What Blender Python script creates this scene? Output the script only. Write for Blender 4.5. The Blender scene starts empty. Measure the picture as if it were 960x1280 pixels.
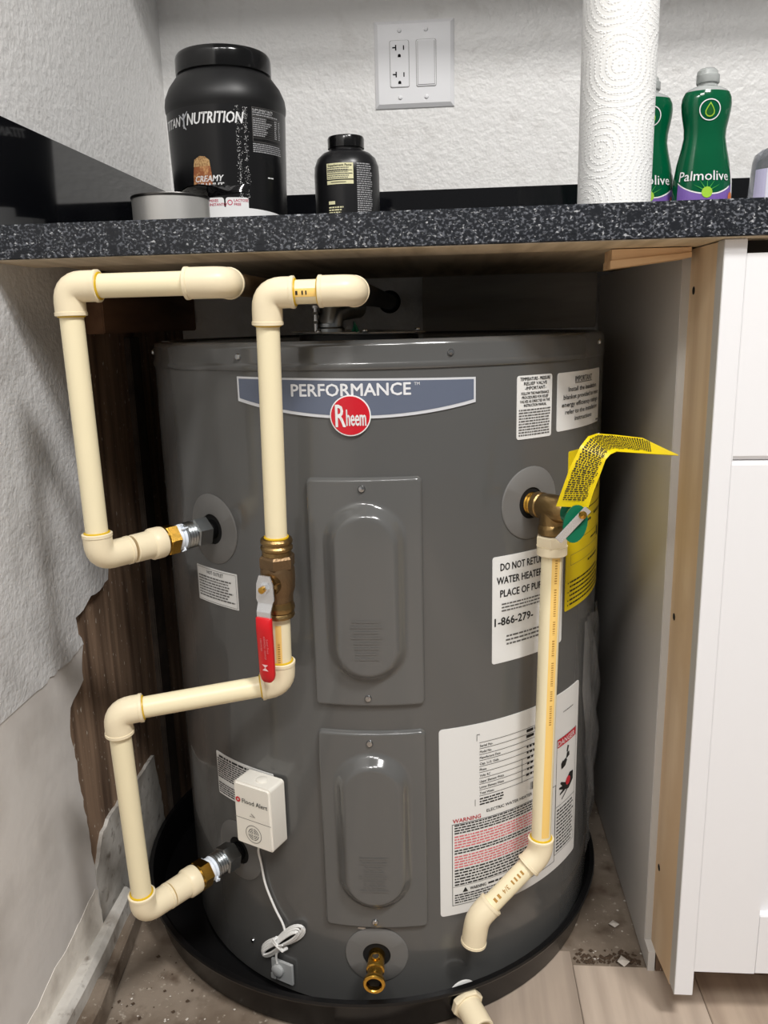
import bpy, bmesh, math, random
from mathutils import Vector, Matrix
rnd = random.Random(7)
R = math.radians
S = bpy.context.scene
COL = S.collection

# ------------------------------------------------------------------ camera
def make_camera():
    yaw, pitch, roll = R(4.698), R(13.164), R(1.450)
    f = Vector((-math.sin(yaw)*math.cos(pitch), math.cos(yaw)*math.cos(pitch), -math.sin(pitch)))
    rt = Vector((math.cos(yaw), math.sin(yaw), 0)); up = rt.cross(f)
    r2 = math.cos(roll)*rt - math.sin(roll)*up; u2 = math.cos(roll)*up + math.sin(roll)*rt
    cd = bpy.data.cameras.new('camera'); co = bpy.data.objects.new('camera', cd); COL.objects.link(co)
    m = Matrix((r2, u2, -f)).transposed().to_4x4(); m.translation = Vector((.442, -.80, .812))
    co.matrix_world = m
    cd.sensor_fit = 'VERTICAL'; cd.sensor_height = 24.0; cd.sensor_width = 18.0
    cd.lens = 24.0*1015.0/1280.0; cd.clip_start = .01
    S.camera = co
make_camera()

# ------------------------------------------------------------------ world, lights, exposure
W = bpy.data.worlds.new('world'); S.world = W; W.use_nodes = True
W.node_tree.nodes['Background'].inputs[0].default_value = (1.0, .99, .97, 1)
W.node_tree.nodes['Background'].inputs[1].default_value = .20
def area(name, loc, target, size, energy, color):
    l = bpy.data.lights.new(name, 'AREA'); l.shape = 'RECTANGLE'; l.size, l.size_y = size
    l.energy = energy; l.color = color
    o = bpy.data.objects.new(name, l); COL.objects.link(o); o.location = loc
    o.rotation_euler = (Vector(target)-Vector(loc)).to_track_quat('-Z', 'Y').to_euler()
    return o
area('ceiling_light_key', (1.25, -1.05, 2.42), (1.25, -1.05, 0), (.45, .30), 46, (1, .98, .955))
area('ceiling_light_middle', (.70, -1.50, 2.42), (.70, -1.50, 0), (.45, .30), 17, (1, .98, .955))
area('ceiling_light_left', (.16, -1.75, 2.42), (.16, -1.75, 0), (.30, .30), 16, (1, .98, .955))
S.view_settings.view_transform = 'Standard'; S.view_settings.look = 'None'
S.view_settings.gamma = 1.0; S.view_settings.use_curve_mapping = False
S.view_settings.exposure = 0.0

# ------------------------------------------------------------------ materials
MATS = {}
def lin(c):
    return tuple(((v/255)/12.92 if v/255 <= .04045 else ((v/255+.055)/1.055)**2.4) for v in c)
def mat(name, rgb, rough=.5, metal=0., spec=.5, bump=None, vary=None, coat=0., trans=0., ior=1.45, alpha=1.):
    """rgb in 0..255 sRGB; bump=(scale,strength,detail,stretch) noise relief; vary=(scale,rgb2,lo,hi,stretch) colour noise"""
    if name in MATS: return MATS[name]
    m = bpy.data.materials.new(name); m.use_nodes = True; nt = m.node_tree; b = nt.nodes['Principled BSDF']
    b.inputs['Base Color'].default_value = (*lin(rgb), 1); b.inputs['Roughness'].default_value = rough
    b.inputs['Metallic'].default_value = metal; b.inputs['Specular IOR Level'].default_value = spec
    b.inputs['Coat Weight'].default_value = coat; b.inputs['Transmission Weight'].default_value = trans
    b.inputs['IOR'].default_value = ior; b.inputs['Alpha'].default_value = alpha
    tc = None
    def coords(stretch):
        nonlocal tc
        if tc is None: tc = nt.nodes.new('ShaderNodeTexCoord')
        mp = nt.nodes.new('ShaderNodeMapping'); mp.inputs['Scale'].default_value = stretch
        nt.links.new(tc.outputs['Object'], mp.inputs[0]); return mp.outputs[0]
    if vary:
        for v in (vary if isinstance(vary, list) else [vary]):
            sc, rgb2, lo, hi, st = v
            n = nt.nodes.new('ShaderNodeTexNoise'); n.inputs['Scale'].default_value = sc; n.inputs['Detail'].default_value = 5
            nt.links.new(coords(st), n.inputs['Vector'])
            r = nt.nodes.new('ShaderNodeMapRange'); r.inputs[1].default_value = lo; r.inputs[2].default_value = hi
            nt.links.new(n.outputs['Fac'], r.inputs[0])
            x = nt.nodes.new('ShaderNodeMix'); x.data_type = 'RGBA'
            nt.links.new(r.outputs[0], x.inputs[0])
            prev = b.inputs['Base Color'].links[0].from_socket if b.inputs['Base Color'].links else None
            if prev: nt.links.new(prev, x.inputs[6])
            else: x.inputs[6].default_value = (*lin(rgb), 1)
            x.inputs[7].default_value = (*lin(rgb2), 1)
            nt.links.new(x.outputs[2], b.inputs['Base Color'])
    if bump:
        sc, stg, det, st = bump
        n = nt.nodes.new('ShaderNodeTexNoise'); n.inputs['Scale'].default_value = sc; n.inputs['Detail'].default_value = det
        nt.links.new(coords(st), n.inputs['Vector'])
        bp = nt.nodes.new('ShaderNodeBump'); bp.inputs['Strength'].default_value = stg; bp.inputs['Distance'].default_value = .002
        nt.links.new(n.outputs['Fac'], bp.inputs['Height']); nt.links.new(bp.outputs[0], b.inputs['Normal'])
    MATS[name] = m; return m
ONE = (1, 1, 1)
wall_paint = mat('white textured wall paint', (234, 233, 231), .42, bump=(120, 1., 3, ONE), vary=(30, (220, 218, 215), .55, .8, ONE))
low_wall = mat('grey textured wall paint', (222, 222, 222), .4, bump=(150, .8, 3, ONE), vary=(14, (190, 189, 188), .45, .75, ONE))
smooth_wall = mat('smooth grey plaster', (222, 218, 214), .6, bump=(60, .25, 3, ONE), vary=(9, (196, 191, 186), .45, .7, ONE))
pale_plaster = mat('pale joint compound', (240, 234, 224), .8, bump=(90, .4, 3, ONE), vary=(25, (206, 198, 188), .5, .75, ONE))
grey_patch = mat('grey cement patch', (206, 202, 195), .7, bump=(80, .6, 4, ONE), vary=[(18, (158, 151, 142), .45, .7, ONE), (60, (120, 110, 100), .6, .75, ONE)])
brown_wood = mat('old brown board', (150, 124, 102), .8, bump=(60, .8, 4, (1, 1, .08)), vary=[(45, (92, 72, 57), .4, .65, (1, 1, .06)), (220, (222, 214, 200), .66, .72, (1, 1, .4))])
grey_board = mat('grey weathered board', (168, 162, 154), .6, bump=(40, .4, 4, (.1, 1, 1)), vary=(24, (120, 114, 106), .4, .7, (.12, 1, 1)))
red_board = mat('reddish brown board', (140, 106, 82), .7, bump=(40, .5, 4, (1, .1, 1)), vary=(24, (92, 66, 50), .4, .7, (1, .12, 1)))
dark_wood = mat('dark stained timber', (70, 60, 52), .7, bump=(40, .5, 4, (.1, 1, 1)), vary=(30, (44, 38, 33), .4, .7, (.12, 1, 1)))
concrete = mat('dirty concrete', (140, 127, 113), .85, bump=(70, .7, 5, ONE), vary=[(9, (112, 98, 84), .42, .62, ONE), (26, (86, 70, 56), .55, .75, ONE), (150, (184, 174, 160), .64, .76, ONE)])
plank_m = [mat('vinyl plank %s' % k, c, .45, bump=(30, .15, 3, (1, .1, 1)), vary=(38, c2, .4, .7, (1, .07, 1))) for k, c, c2 in
           (('tan', (186, 168, 150), (158, 140, 124)), ('grey', (176, 160, 145), (148, 134, 121)), ('pale', (192, 176, 160), (166, 150, 136)))]
plank_edge = mat('vinyl plank core', (120, 108, 98), .7)
granite = mat('speckled black granite', (24, 27, 33), .35, vary=[(300, (92, 95, 102), .51, .60, (1, 1, 1.3)), (240, (176, 178, 182), .60, .67, (1, 1, 1.5)), (70, (22, 25, 31), .52, .64, ONE)])
black_gloss = mat('polished black stone', (14, 15, 18), .06, spec=.6)
ply = mat('plywood underside', (232, 214, 186), .6, bump=(40, .4, 3, (.1, 1, 1)), vary=(45, (196, 178, 150), .4, .7, (1, .1, 1)))
cab_white = mat('white cabinet paint', (232, 232, 234), .35)
cab_grey = mat('grey primed edge', (186, 184, 180), .6)
melamine = mat('pale grey melamine', (208, 205, 201), .45)
raw_wood = mat('raw pale wood', (226, 202, 170), .6, bump=(50, .15, 3, (1, 1, .06)), vary=[(26, (206, 178, 144), .4, .7, (1, 1, .05)), (6, (214, 186, 150), .45, .6, ONE)])
shim_wood = mat('cedar shim wood', (240, 204, 160), .6, vary=(60, (220, 176, 130), .4, .7, (.06, 1, 1)))
tank_paint = mat('charcoal grey enamel', (86, 86, 85), .22, spec=.5, coat=.45)
lid_paint = mat('charcoal grey lid enamel', (82, 82, 81), .16, spec=.55, coat=.5)
panel_paint = mat('charcoal grey plastic', (92, 92, 91), .16, spec=.5, coat=.35)
gasket = mat('grey foam gasket', (108, 107, 105), .6)
black_hole = mat('black void', (8, 8, 8), .9)
black_plastic = mat('black plastic', (15, 15, 16), .25)
black_soft = mat('matte black plastic', (18, 18, 19), .42)
black_cap = mat('glossy black plastic', (12, 12, 13), .14)
cpvc = mat('cream pipe plastic', (240, 228, 192), .32, spec=.45)
cpvc_fit = mat('cream fitting plastic', (236, 222, 190), .36, spec=.45)
glue = mat('yellow pipe cement', (214, 176, 30), .3)
stripe = mat('golden print stripe', (246, 206, 120), .35)
ink = mat('black ink', (28, 27, 26), .6)
ink_grey = mat('grey ink', (96, 94, 92), .6)
ink_red = mat('red ink', (196, 40, 52), .6)
ink_pink = mat('faded red ink', (214, 110, 116), .6)
ink_white = mat('white ink', (236, 236, 236), .5)
ink_gold = mat('ochre ink', (176, 132, 60), .6)
brass = mat('yellow brass', (206, 160, 70), .22, metal=1.)
brass_old = mat('dull brass', (150, 124, 82), .34, metal=1., bump=(300, .2, 2, ONE))
brass_body = mat('bronze valve body', (122, 100, 74), .45, metal=.85, bump=(300, .3, 2, ONE))
zinc = mat('zinc plated steel', (150, 154, 156), .3, metal=1.)
steel = mat('bright steel', (222, 223, 224), .25, metal=.75)
dark_steel = mat('dark steel', (92, 88, 82), .4, metal=.8)
tape = mat('white thread tape', (226, 234, 244), .5)
paper = mat('white label paper', (226, 226, 224), .45)
yellow_paper = mat('yellow label paper', (226, 200, 10), .4)
silver_badge = mat('silver badge edge', (206, 208, 212), .3)
blue_badge = mat('slate blue badge', (96, 104, 122), .35)
badge_letter = mat('badge silver lettering', (232, 233, 236), .35)
red_badge = mat('badge red', (200, 24, 40), .25, coat=.4)
red_grip = mat('red vinyl grip', (206, 20, 30), .32)
green_vinyl = mat('translucent green vinyl', (22, 116, 84), .15, trans=.3)
alarm_white = mat('ivory plastic', (232, 228, 218), .35)
alarm_grey = mat('shadow grey plastic', (120, 116, 110), .6)
wire_white = mat('white wire', (230, 230, 228), .4)
clear_grey = mat('frosted clear plastic', (196, 198, 198), .3, trans=.3)
outlet_white = mat('white outlet plastic', (238, 238, 240), .25)
dirt = mat('dark soil crumbs', (74, 58, 44), .9)
chip = mat('white plaster crumbs', (206, 198, 188), .9)
cream_label = mat('pale yellow print', (232, 227, 184), .5)
palm_green = mat('emerald dish soap', (4, 98, 62), .10, spec=.6, trans=.25, ior=1.38)
palm_purple = mat('purple label print', (122, 92, 170), .4)
palm_lime = mat('lime label print', (160, 206, 60), .4)
cap_clear = mat('milky clear cap', (206, 210, 208), .25, trans=.3)
orange_ink = mat('orange label print', (216, 120, 60), .4)
lilac = mat('lilac label print', (190, 186, 214), .4)
brown_food = mat('brown shake print', (150, 88, 52), .5, vary=(200, (200, 150, 100), .5, .65, ONE))
crumb_food = mat('tan crumble print', (196, 160, 110), .6, vary=(400, (150, 110, 70), .45, .6, ONE))
tin = mat('brushed tin', (206, 204, 200), .38, metal=.75, bump=(200, .1, 2, (1, 1, 20)))
foil = mat('black foil', (16, 16, 17), .12, coat=.5)

def clear_film():
    m = bpy.data.materials.new('clear plastic film'); m.use_nodes = True; nt = m.node_tree
    out = nt.nodes['Material Output']; nt.nodes.remove(nt.nodes['Principled BSDF'])
    t = nt.nodes.new('ShaderNodeBsdfTransparent'); t.inputs[0].default_value = (.93, .94, .95, 1)
    g = nt.nodes.new('ShaderNodeBsdfGlossy'); g.inputs['Roughness'].default_value = .12
    x = nt.nodes.new('ShaderNodeMixShader'); x.inputs[0].default_value = .22
    d = nt.nodes.new('ShaderNodeBsdfDiffuse'); d.inputs[0].default_value = (.8, .8, .8, 1)
    y = nt.nodes.new('ShaderNodeMixShader'); y.inputs[0].default_value = .12
    nt.links.new(t.outputs[0], y.inputs[1]); nt.links.new(d.outputs[0], y.inputs[2])
    nt.links.new(y.outputs[0], x.inputs[1]); nt.links.new(g.outputs[0], x.inputs[2]); nt.links.new(x.outputs[0], out.inputs[0])
    return m
film = clear_film()

def towel_paper():
    m = mat('embossed towel paper', (240, 240, 238), .8); nt = m.node_tree; N = nt.nodes; b = N['Principled BSDF']
    uv = N.new('ShaderNodeUVMap')
    v = N.new('ShaderNodeTexVoronoi'); v.voronoi_dimensions = '2D'; v.inputs['Scale'].default_value = 14; v.inputs['Randomness'].default_value = .6
    nt.links.new(uv.outputs[0], v.inputs['Vector'])
    s = N.new('ShaderNodeMath'); s.operation = 'SINE'; mu = N.new('ShaderNodeMath'); mu.operation = 'MULTIPLY'; mu.inputs[1].default_value = 66
    nt.links.new(v.outputs['Distance'], mu.inputs[0]); nt.links.new(mu.outputs[0], s.inputs[0])
    d = N.new('ShaderNodeTexVoronoi'); d.voronoi_dimensions = '2D'; d.inputs['Scale'].default_value = 300; d.inputs['Randomness'].default_value = .35
    nt.links.new(uv.outputs[0], d.inputs['Vector'])
    dd = N.new('ShaderNodeMapRange'); dd.inputs[1].default_value = .1; dd.inputs[2].default_value = .5; dd.inputs[3].default_value = 1; dd.inputs[4].default_value = .15
    nt.links.new(d.outputs['Distance'], dd.inputs[0])
    sr = N.new('ShaderNodeMapRange'); sr.inputs[1].default_value = -.1; sr.inputs[2].default_value = .6
    nt.links.new(s.outputs[0], sr.inputs[0])
    p = N.new('ShaderNodeMath'); p.operation = 'MULTIPLY'
    nt.links.new(sr.outputs[0], p.inputs[0]); nt.links.new(dd.outputs[0], p.inputs[1])
    bp = N.new('ShaderNodeBump'); bp.inputs['Strength'].default_value = .5; bp.inputs['Distance'].default_value = .0013
    nt.links.new(p.outputs[0], bp.inputs['Height']); nt.links.new(bp.outputs[0], b.inputs['Normal'])
    return m
towel_m = towel_paper()

# ------------------------------------------------------------------ mesh helpers
class MB:
    def __init__(s): s.v = []; s.f = []; s.uv = None
    def add(s, vs, fs):
        n = len(s.v); s.v += [Vector(v) for v in vs]; s.f += [tuple(i+n for i in f) for f in fs]; return s
    def box(s, x0, x1, y0, y1, z0, z1):
        return s.add([(x, y, z) for z in (z0, z1) for y in (y0, y1) for x in (x0, x1)],
                     [(0, 2, 3, 1), (4, 5, 7, 6), (0, 1, 5, 4), (2, 6, 7, 3), (0, 4, 6, 2), (1, 3, 7, 5)])
    def bbox(s, x0, x1, y0, y1, z0, z1, b=.0015):
        """box with chamfered edges"""
        bm = bmesh.new(); t = MB().box(x0, x1, y0, y1, z0, z1)
        vs = [bm.verts.new(v) for v in t.v]
        for f in t.f: bm.faces.new([vs[i] for i in f])
        bmesh.ops.bevel(bm, geom=bm.edges[:]+bm.verts[:], offset=b, segments=2, affect='EDGES')
        bm.verts.index_update(); s.add([v.co.copy() for v in bm.verts], [[v.index for v in f.verts] for f in bm.faces]); bm.free(); return s
    def lathe(s, prof, o=(0, 0, 0), axis=(0, 0, 1), seg=32, cap0=True, cap1=True, phase=0., sx=1., sy=1., ref=None):
        o = Vector(o); a = Vector(axis).normalized()
        r = Vector(ref) if ref is not None else (Vector((1, 0, 0)) if abs(a.x) < .9 else Vector((0, 1, 0)))
        u = (r-a*r.dot(a)).normalized(); w = a.cross(u)
        vs = []; fs = []
        for rr, z in prof:
            for k in range(seg):
                t = 2*math.pi*k/seg+phase
                vs.append(o+a*z+u*(rr*sx*math.cos(t))+w*(rr*sy*math.sin(t)))
        for i in range(len(prof)-1):
            for k in range(seg):
                k2 = (k+1) % seg
                fs.append((i*seg+k, i*seg+k2, (i+1)*seg+k2, (i+1)*seg+k))
        if cap0: fs.append(tuple(reversed(range(seg))))
        if cap1: fs.append(tuple(range((len(prof)-1)*seg, len(prof)*seg)))
        return s.add(vs, fs)
    def tube(s, path, r, seg=16, cap=True):
        P = [Vector(p) for p in path]; n = len(P)
        T = [(P[min(i+1, n-1)]-P[max(i-1, 0)]).normalized() for i in range(n)]
        u = T[0].orthogonal().normalized(); vs = []; fs = []
        for i in range(n):
            u = (u-T[i]*u.dot(T[i])).normalized(); w = T[i].cross(u)
            ri = r[i] if isinstance(r, (list, tuple)) else r
            for k in range(seg):
                t = 2*math.pi*k/seg; vs.append(P[i]+u*(ri*math.cos(t))+w*(ri*math.sin(t)))
        for i in range(n-1):
            for k in range(seg):
                k2 = (k+1) % seg; fs.append((i*seg+k, i*seg+k2, (i+1)*seg+k2, (i+1)*seg+k))
        if cap: fs.append(tuple(reversed(range(seg)))); fs.append(tuple(range((n-1)*seg, n*seg)))
        return s.add(vs, fs)
    def prism(s, poly, h, fn=None):
        """polygon in 2D extruded 0..h; fn maps (x,y,z) to world"""
        n = len(poly); vs = [(x, y, 0) for x, y in poly]+[(x, y, h) for x, y in poly]
        fs = [tuple(reversed(range(n))), tuple(range(n, 2*n))]+[(i, (i+1) % n, n+(i+1) % n, n+i) for i in range(n)]
        if fn: vs = [fn(*v) for v in vs]
        return s.add(vs, fs)
    def map(s, fn): s.v = [Vector(fn(*v)) for v in s.v]; return s

def fin(name, mb, material, parent=None, smooth=True, origin=None, angle=40):
    org = Vector((0, 0, 0))
    if parent is not None: org = Vector(parent['_o']) if '_o' in parent.keys() else org
    elif origin is not None: org = Vector(origin)
    me = bpy.data.meshes.new(name); me.from_pydata([v-org for v in mb.v], [], mb.f)
    bm = bmesh.new(); bm.from_mesh(me); bmesh.ops.recalc_face_normals(bm, faces=bm.faces[:]) if len(bm.faces) < 60000 else None
    bm.to_mesh(me); bm.free()
    if mb.uv is not None:
        l = me.uv_layers.new(name='UVMap')
        for lp in me.loops: l.data[lp.index].uv = mb.uv[lp.vertex_index]
    me.materials.append(material)
    if smooth:
        for p in me.polygons: p.use_smooth = True
        me.set_sharp_from_angle(angle=R(angle))
    o = bpy.data.objects.new(name, me); COL.objects.link(o)
    o['_o'] = tuple(org)
    if parent is not None: o.parent = parent
    else: o.location = org
    return o
def tag(o, label=None, cat=None, group=None, kind=None):
    if label: o['label'] = label
    if cat: o['category'] = cat
    if group: o['group'] = group
    if kind: o['kind'] = kind
    return o
def thing(name, loc, label, cat, group=None):
    e = bpy.data.objects.new(name, None); COL.objects.link(e); e.location = loc; e['_o'] = tuple(loc); e.empty_display_size = .05
    return tag(e, label, cat, group)

# flat artwork that is bent round a cylinder: x = along the girth, y = up, z = off the surface
def wrapper(o, up, out, r):
    o = Vector(o); up = Vector(up).normalized(); out = Vector(out).normalized(); out = (out-up*out.dot(up)).normalized(); side = up.cross(out)
    def fn(x, y, z):
        a = x/r
        return o+up*y+(out*math.cos(a)+side*math.sin(a))*(r+z)
    return fn
def planar(o, right, up):
    o = Vector(o); rt = Vector(right).normalized(); u = Vector(up); u = (u-rt*u.dot(rt)).normalized(); n = rt.cross(u)
    return lambda x, y, z: o+rt*x+u*y+n*z
def rrect(x0, x1, y0, y1, r=.002, n=3):
    p = []
    for cx, cy, a0 in ((x1-r, y1-r, 0), (x0+r, y1-r, 90), (x0+r, y0+r, 180), (x1-r, y0+r, 270)):
        for k in range(n+1):
            a = R(a0+90*k/n); p.append((cx+r*math.cos(a), cy+r*math.sin(a)))
    return p
def sheet(poly, h, step=.004, z0=0.):
    """flat polygon of thickness h, sliced every `step` along x so that it can bend"""
    bm = bmesh.new(); f = bm.faces.new([bm.verts.new((x, y, z0+h)) for x, y in poly])
    xs = [p[0] for p in poly]; x = min(xs)+step
    while x < max(xs)-1e-5:
        bmesh.ops.bisect_plane(bm, geom=bm.verts[:]+bm.edges[:]+bm.faces[:], plane_co=(x, 0, 0), plane_no=(1, 0, 0)); x += step
    edges = [e for e in bm.edges if e.is_boundary]
    ret = bmesh.ops.extrude_edge_only(bm, edges=edges)
    for v in ret['geom']:
        if isinstance(v, bmesh.types.BMVert): v.co.z = z0-.0006
    bm.verts.index_update()
    m = MB().add([v.co.copy() for v in bm.verts], [[v.index for v in f.verts] for f in bm.faces]); bm.free(); return m
_tc = {}
def text2d(s, cx, cy, h, w=None, bold=0., shear=0., align='C', z=.0004):
    """lettering as a flat mesh: cap height about h, total width w if given"""
    key = (s, bold, shear)
    if key not in _tc:
        c = bpy.data.curves.new('t', 'FONT'); c.body = s; c.size = 1; c.resolution_u = 2; c.offset = 0; c.shear = shear; c.fill_mode = 'FRONT'
        o = bpy.data.objects.new('t', c); COL.objects.link(o)
        me = bpy.data.meshes.new_from_object(o.evaluated_get(bpy.context.evaluated_depsgraph_get()))
        vs = [v.co.copy() for v in me.vertices]; fs = [tuple(p.vertices) for p in me.polygons]
        bpy.data.objects.remove(o); bpy.data.curves.remove(c); bpy.data.meshes.remove(me); _tc[key] = (vs, fs)
    vs, fs = _tc[key]
    if not vs: return MB()
    x0 = min(v.x for v in vs); x1 = max(v.x for v in vs); k = h/.70
    kx = k if w is None else w/(x1-x0)
    W_ = (x1-x0)*kx; sx = {'C': cx-W_/2, 'L': cx, 'R': cx-W_}[align]
    m = MB()
    for dx, dy in (((-1, 0), (1, 0), (0, .8), (0, -.8)) if bold else ((0, 0),)):
        m.add([(sx+(v.x-x0)*kx+dx*bold*1.4*h, cy-h/2+v.y*k+dy*bold*1.4*h, z) for v in vs], fs)
    return m
def cut(mb, step=.003):
    bm = bmesh.new(); vs = [bm.verts.new(v) for v in mb.v]
    for f in mb.f:
        try: bm.faces.new([vs[i] for i in f])
        except ValueError: pass
    xs = [v.x for v in mb.v]; x = min(xs)+step
    if max(xs)-min(xs) > step*1.5:
        while x < max(xs)-1e-5:
            bmesh.ops.bisect_plane(bm, geom=bm.verts[:]+bm.edges[:]+bm.faces[:], plane_co=(x, 0, 0), plane_no=(1, 0, 0)); x += step
    bm.verts.index_update(); m = MB().add([v.co.copy() for v in bm.verts], [[v.index for v in f.verts] for f in bm.faces]); bm.free(); return m
def join(*ms):
    r = MB()
    for m in ms: r.add(m.v, m.f)
    return r
def greek(x0, x1, y0, y1, n, fill=.55, z=.0004, ragged=.25, center=False, wl=(1.2, 5)):
    """n lines of unreadable fine print: little word bars"""
    m = MB(); pitch = (y1-y0)/n; hh = pitch*fill
    for i in range(n):
        y = y1-pitch*(i+.5); L = (x1-x0)*(1-ragged*rnd.random()); xs = x0+((x1-x0-L)/2 if center else 0); x = xs
        while x < xs+L:
            w = hh*rnd.uniform(*wl)*.8; e = min(x+w, xs+L)
            m.add([(x, y-hh/2, z), (e, y-hh/2, z), (e, y+hh/2, z), (x, y+hh/2, z)], [(0, 1, 2, 3)]); x += w+hh*.55
    return m
def bar(x0, x1, y0, y1, z=.0004, n=1):
    m = MB(); 
    for i in range(n):
        a = x0+(x1-x0)*i/n; b = x0+(x1-x0)*(i+1)/n
        m.add([(a, y0, z), (b, y0, z), (b, y1, z), (a, y1, z)], [(0, 1, 2, 3)])
    return m
def frame_lines(x0, x1, y0, y1, t, z=.0004, n=8):
    return join(bar(x0, x1, y1-t, y1, z, n), bar(x0, x1, y0, y0+t, z, n), bar(x0, x0+t, y0, y1, z), bar(x1-t, x1, y0, y1, z))
def disc2d(cx, cy, r, z=.0004, n=28, r0=0.):
    if r0 == 0: return MB().add([(cx+r*math.cos(2*math.pi*k/n), cy+r*math.sin(2*math.pi*k/n), z) for k in range(n)], [tuple(range(n))])
    vs = [(cx+q*math.cos(2*math.pi*k/n), cy+q*math.sin(2*math.pi*k/n), z) for q in (r0, r) for k in range(n)]
    return MB().add(vs, [(k, (k+1) % n, n+(k+1) % n, n+k) for k in range(n)])

# ------------------------------------------------------------------ the room
WX, WY = -.022, .63          # left wall and back wall planes
def struct(name, mb, m, parent=None, smooth=False):
    o = fin(name, mb, m, parent, smooth)
    if parent is None: o['kind'] = 'structure'
    return o
struct('wall_back', MB().box(WX-.1, 2.6, WY, WY+.1, -.02, 2.44), wall_paint)
wl = struct('wall_left', MB().box(WX-.1, WX, -2.6, WY, .913, 2.44), wall_paint)
struct('exposed_board', MB().box(WX-.1, WX, .05, WY, -.02, .913), brown_wood, wl)
def yz_sheet(poly, x0, x1, jag=.0022):      # polygon given as (y, z), standing on the left wall, edges torn
    q = random.Random(len(poly)); out = []
    for (a, b), (c, d) in zip(poly, poly[1:]+poly[:1]):
        L = math.hypot(c-a, d-b); n = max(1, int(L/.009)) if L < .2 else 1
        for k in range(n):
            t = k/n; e = jag if (k and n > 1) else 0
            out.append((a+(c-a)*t+q.uniform(-e, e), b+(d-b)*t+q.uniform(-e, e)))
    poly = out
    return MB().prism([(y, z) for y, z in poly], x1-x0, lambda a, b, c: Vector((x0+c, a, b)))
rag = lambda pts: [p for p in pts]
struct('wall_sheet', yz_sheet([(-2.6, .427), (-2.6, .913), (.22, .913), (.215, .877), (.204, .804), (.188, .72), (.181, .667), (.186, .62), (.184, .584), (.198, .55),
    (.207, .524), (.204, .505), (.198, .488), (.17, .482), (.144, .484), (.12, .474), (.098, .472), (.100, .45), (.110, .433), (.06, .428), (-.016, .427)], WX-.05, -.010), low_wall, wl)
struct('lower_wall_sheet', yz_sheet([(-2.6, .0), (-2.6, .427), (.06, .4275), (.112, .4325), (.103, .41), (.102, .389), (.082, .38), (.062, .371), (.055, .35), (.056, .327),
    (.062, .30), (.060, .276), (.069, .22), (.07, .19), (.072, .156), (.076, .10), (.078, .062), (.086, .0)], WX-.05, -.0115), smooth_wall, wl)
struct('plaster_patch', yz_sheet([(-2.0, .045), (-2.0, .09), (-.16, .094), (-.088, .09), (-.058, .098), (.004, .104), (.04, .112), (.067, .117), (.074, .11), (.077, .06), (.08, .045)], -.0125, -.0110), pale_plaster, wl)
struct('plaster_patch', yz_sheet([(.082, .02), (.085, .12), (.118, .164), (.15, .171), (.179, .172), (.22, .168), (.253, .165), (.31, .166), (.316, .13), (.323, .10), (.330, .04), (.33, .02)], WX-.01, -.017), grey_patch, wl)
struct('ledger_board', MB().bbox(WX, .004, .235, .625, .806, .8835), red_board, wl)
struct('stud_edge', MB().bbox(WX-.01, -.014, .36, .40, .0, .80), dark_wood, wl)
wb = bpy.data.objects['wall_back']
struct('ledger_board', MB().bbox(.40, .688, WY-.018, WY+.01, .795, .884), grey_board, wb)
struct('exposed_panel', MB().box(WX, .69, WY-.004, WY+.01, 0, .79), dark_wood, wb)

# skirting timber along the left wall, two rough layers
bl = struct('baseboard_left', MB().add([(x, y, z) for y, xs in ((-1.2, .012), (-.02, .008), (.04, .006), (.15, -.002)) for x, z in ((-.012, 0), (xs, 0), (xs, .050), (xs-.006, .056), (-.012, .056))],
    [tuple(range(5)), tuple(reversed(range(15, 20)))]+[(i*5+k, i*5+(k+1) % 5, (i+1)*5+(k+1) % 5, (i+1)*5+k) for i in range(3) for k in range(5)]), grey_patch)
struct('lower_strip', MB().add([(x, y, z) for y, xs, zt in ((-1.2, .034, .030), (-.02, .0265, .031), (.012, .024, .033), (.03, .0195, .026), (.10, .014, .028), (.15, .008, .026)) for x, z in ((0, 0), (xs, 0), (xs-.001, zt-.003), (xs-.004, zt), (0, zt))],
    [tuple(range(5)), tuple(reversed(range(25, 30)))]+[(i*5+k, i*5+(k+1) % 5, (i+1)*5+(k+1) % 5, (i+1)*5+k) for i in range(5) for k in range(5)]), concrete, bl)

# floor: raw concrete with vinyl planks laid up to a ragged front line
fl = struct('floor', MB().box(-.1, 2.6, -2.6, WY, -.06, -.004), concrete)
def plank(x0, x1, y1, k, y0=-2.2):
    g = .0004
    o = fin('plank', MB().bbox(x0+g, x1-g, y0, y1, -.0045, 0, .0008), plank_m[k % 3], fl, smooth=False)
for i, (x0, x1, y1) in enumerate(((-.02, .095, -.10), (.095, .245, -.052), (.245, .300, -.046), (.300, .447, -.030), (.447, .597, .124), (.597, .747, .1005), (.747, .897, .1005), (.897, 1.047, .1005), (1.047, 1.197, .1005), (1.197, 1.347, .10))):
    if i == 3: plank(x0, x1, -.030, i)
    else: plank(x0, x1, y1, i)

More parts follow.
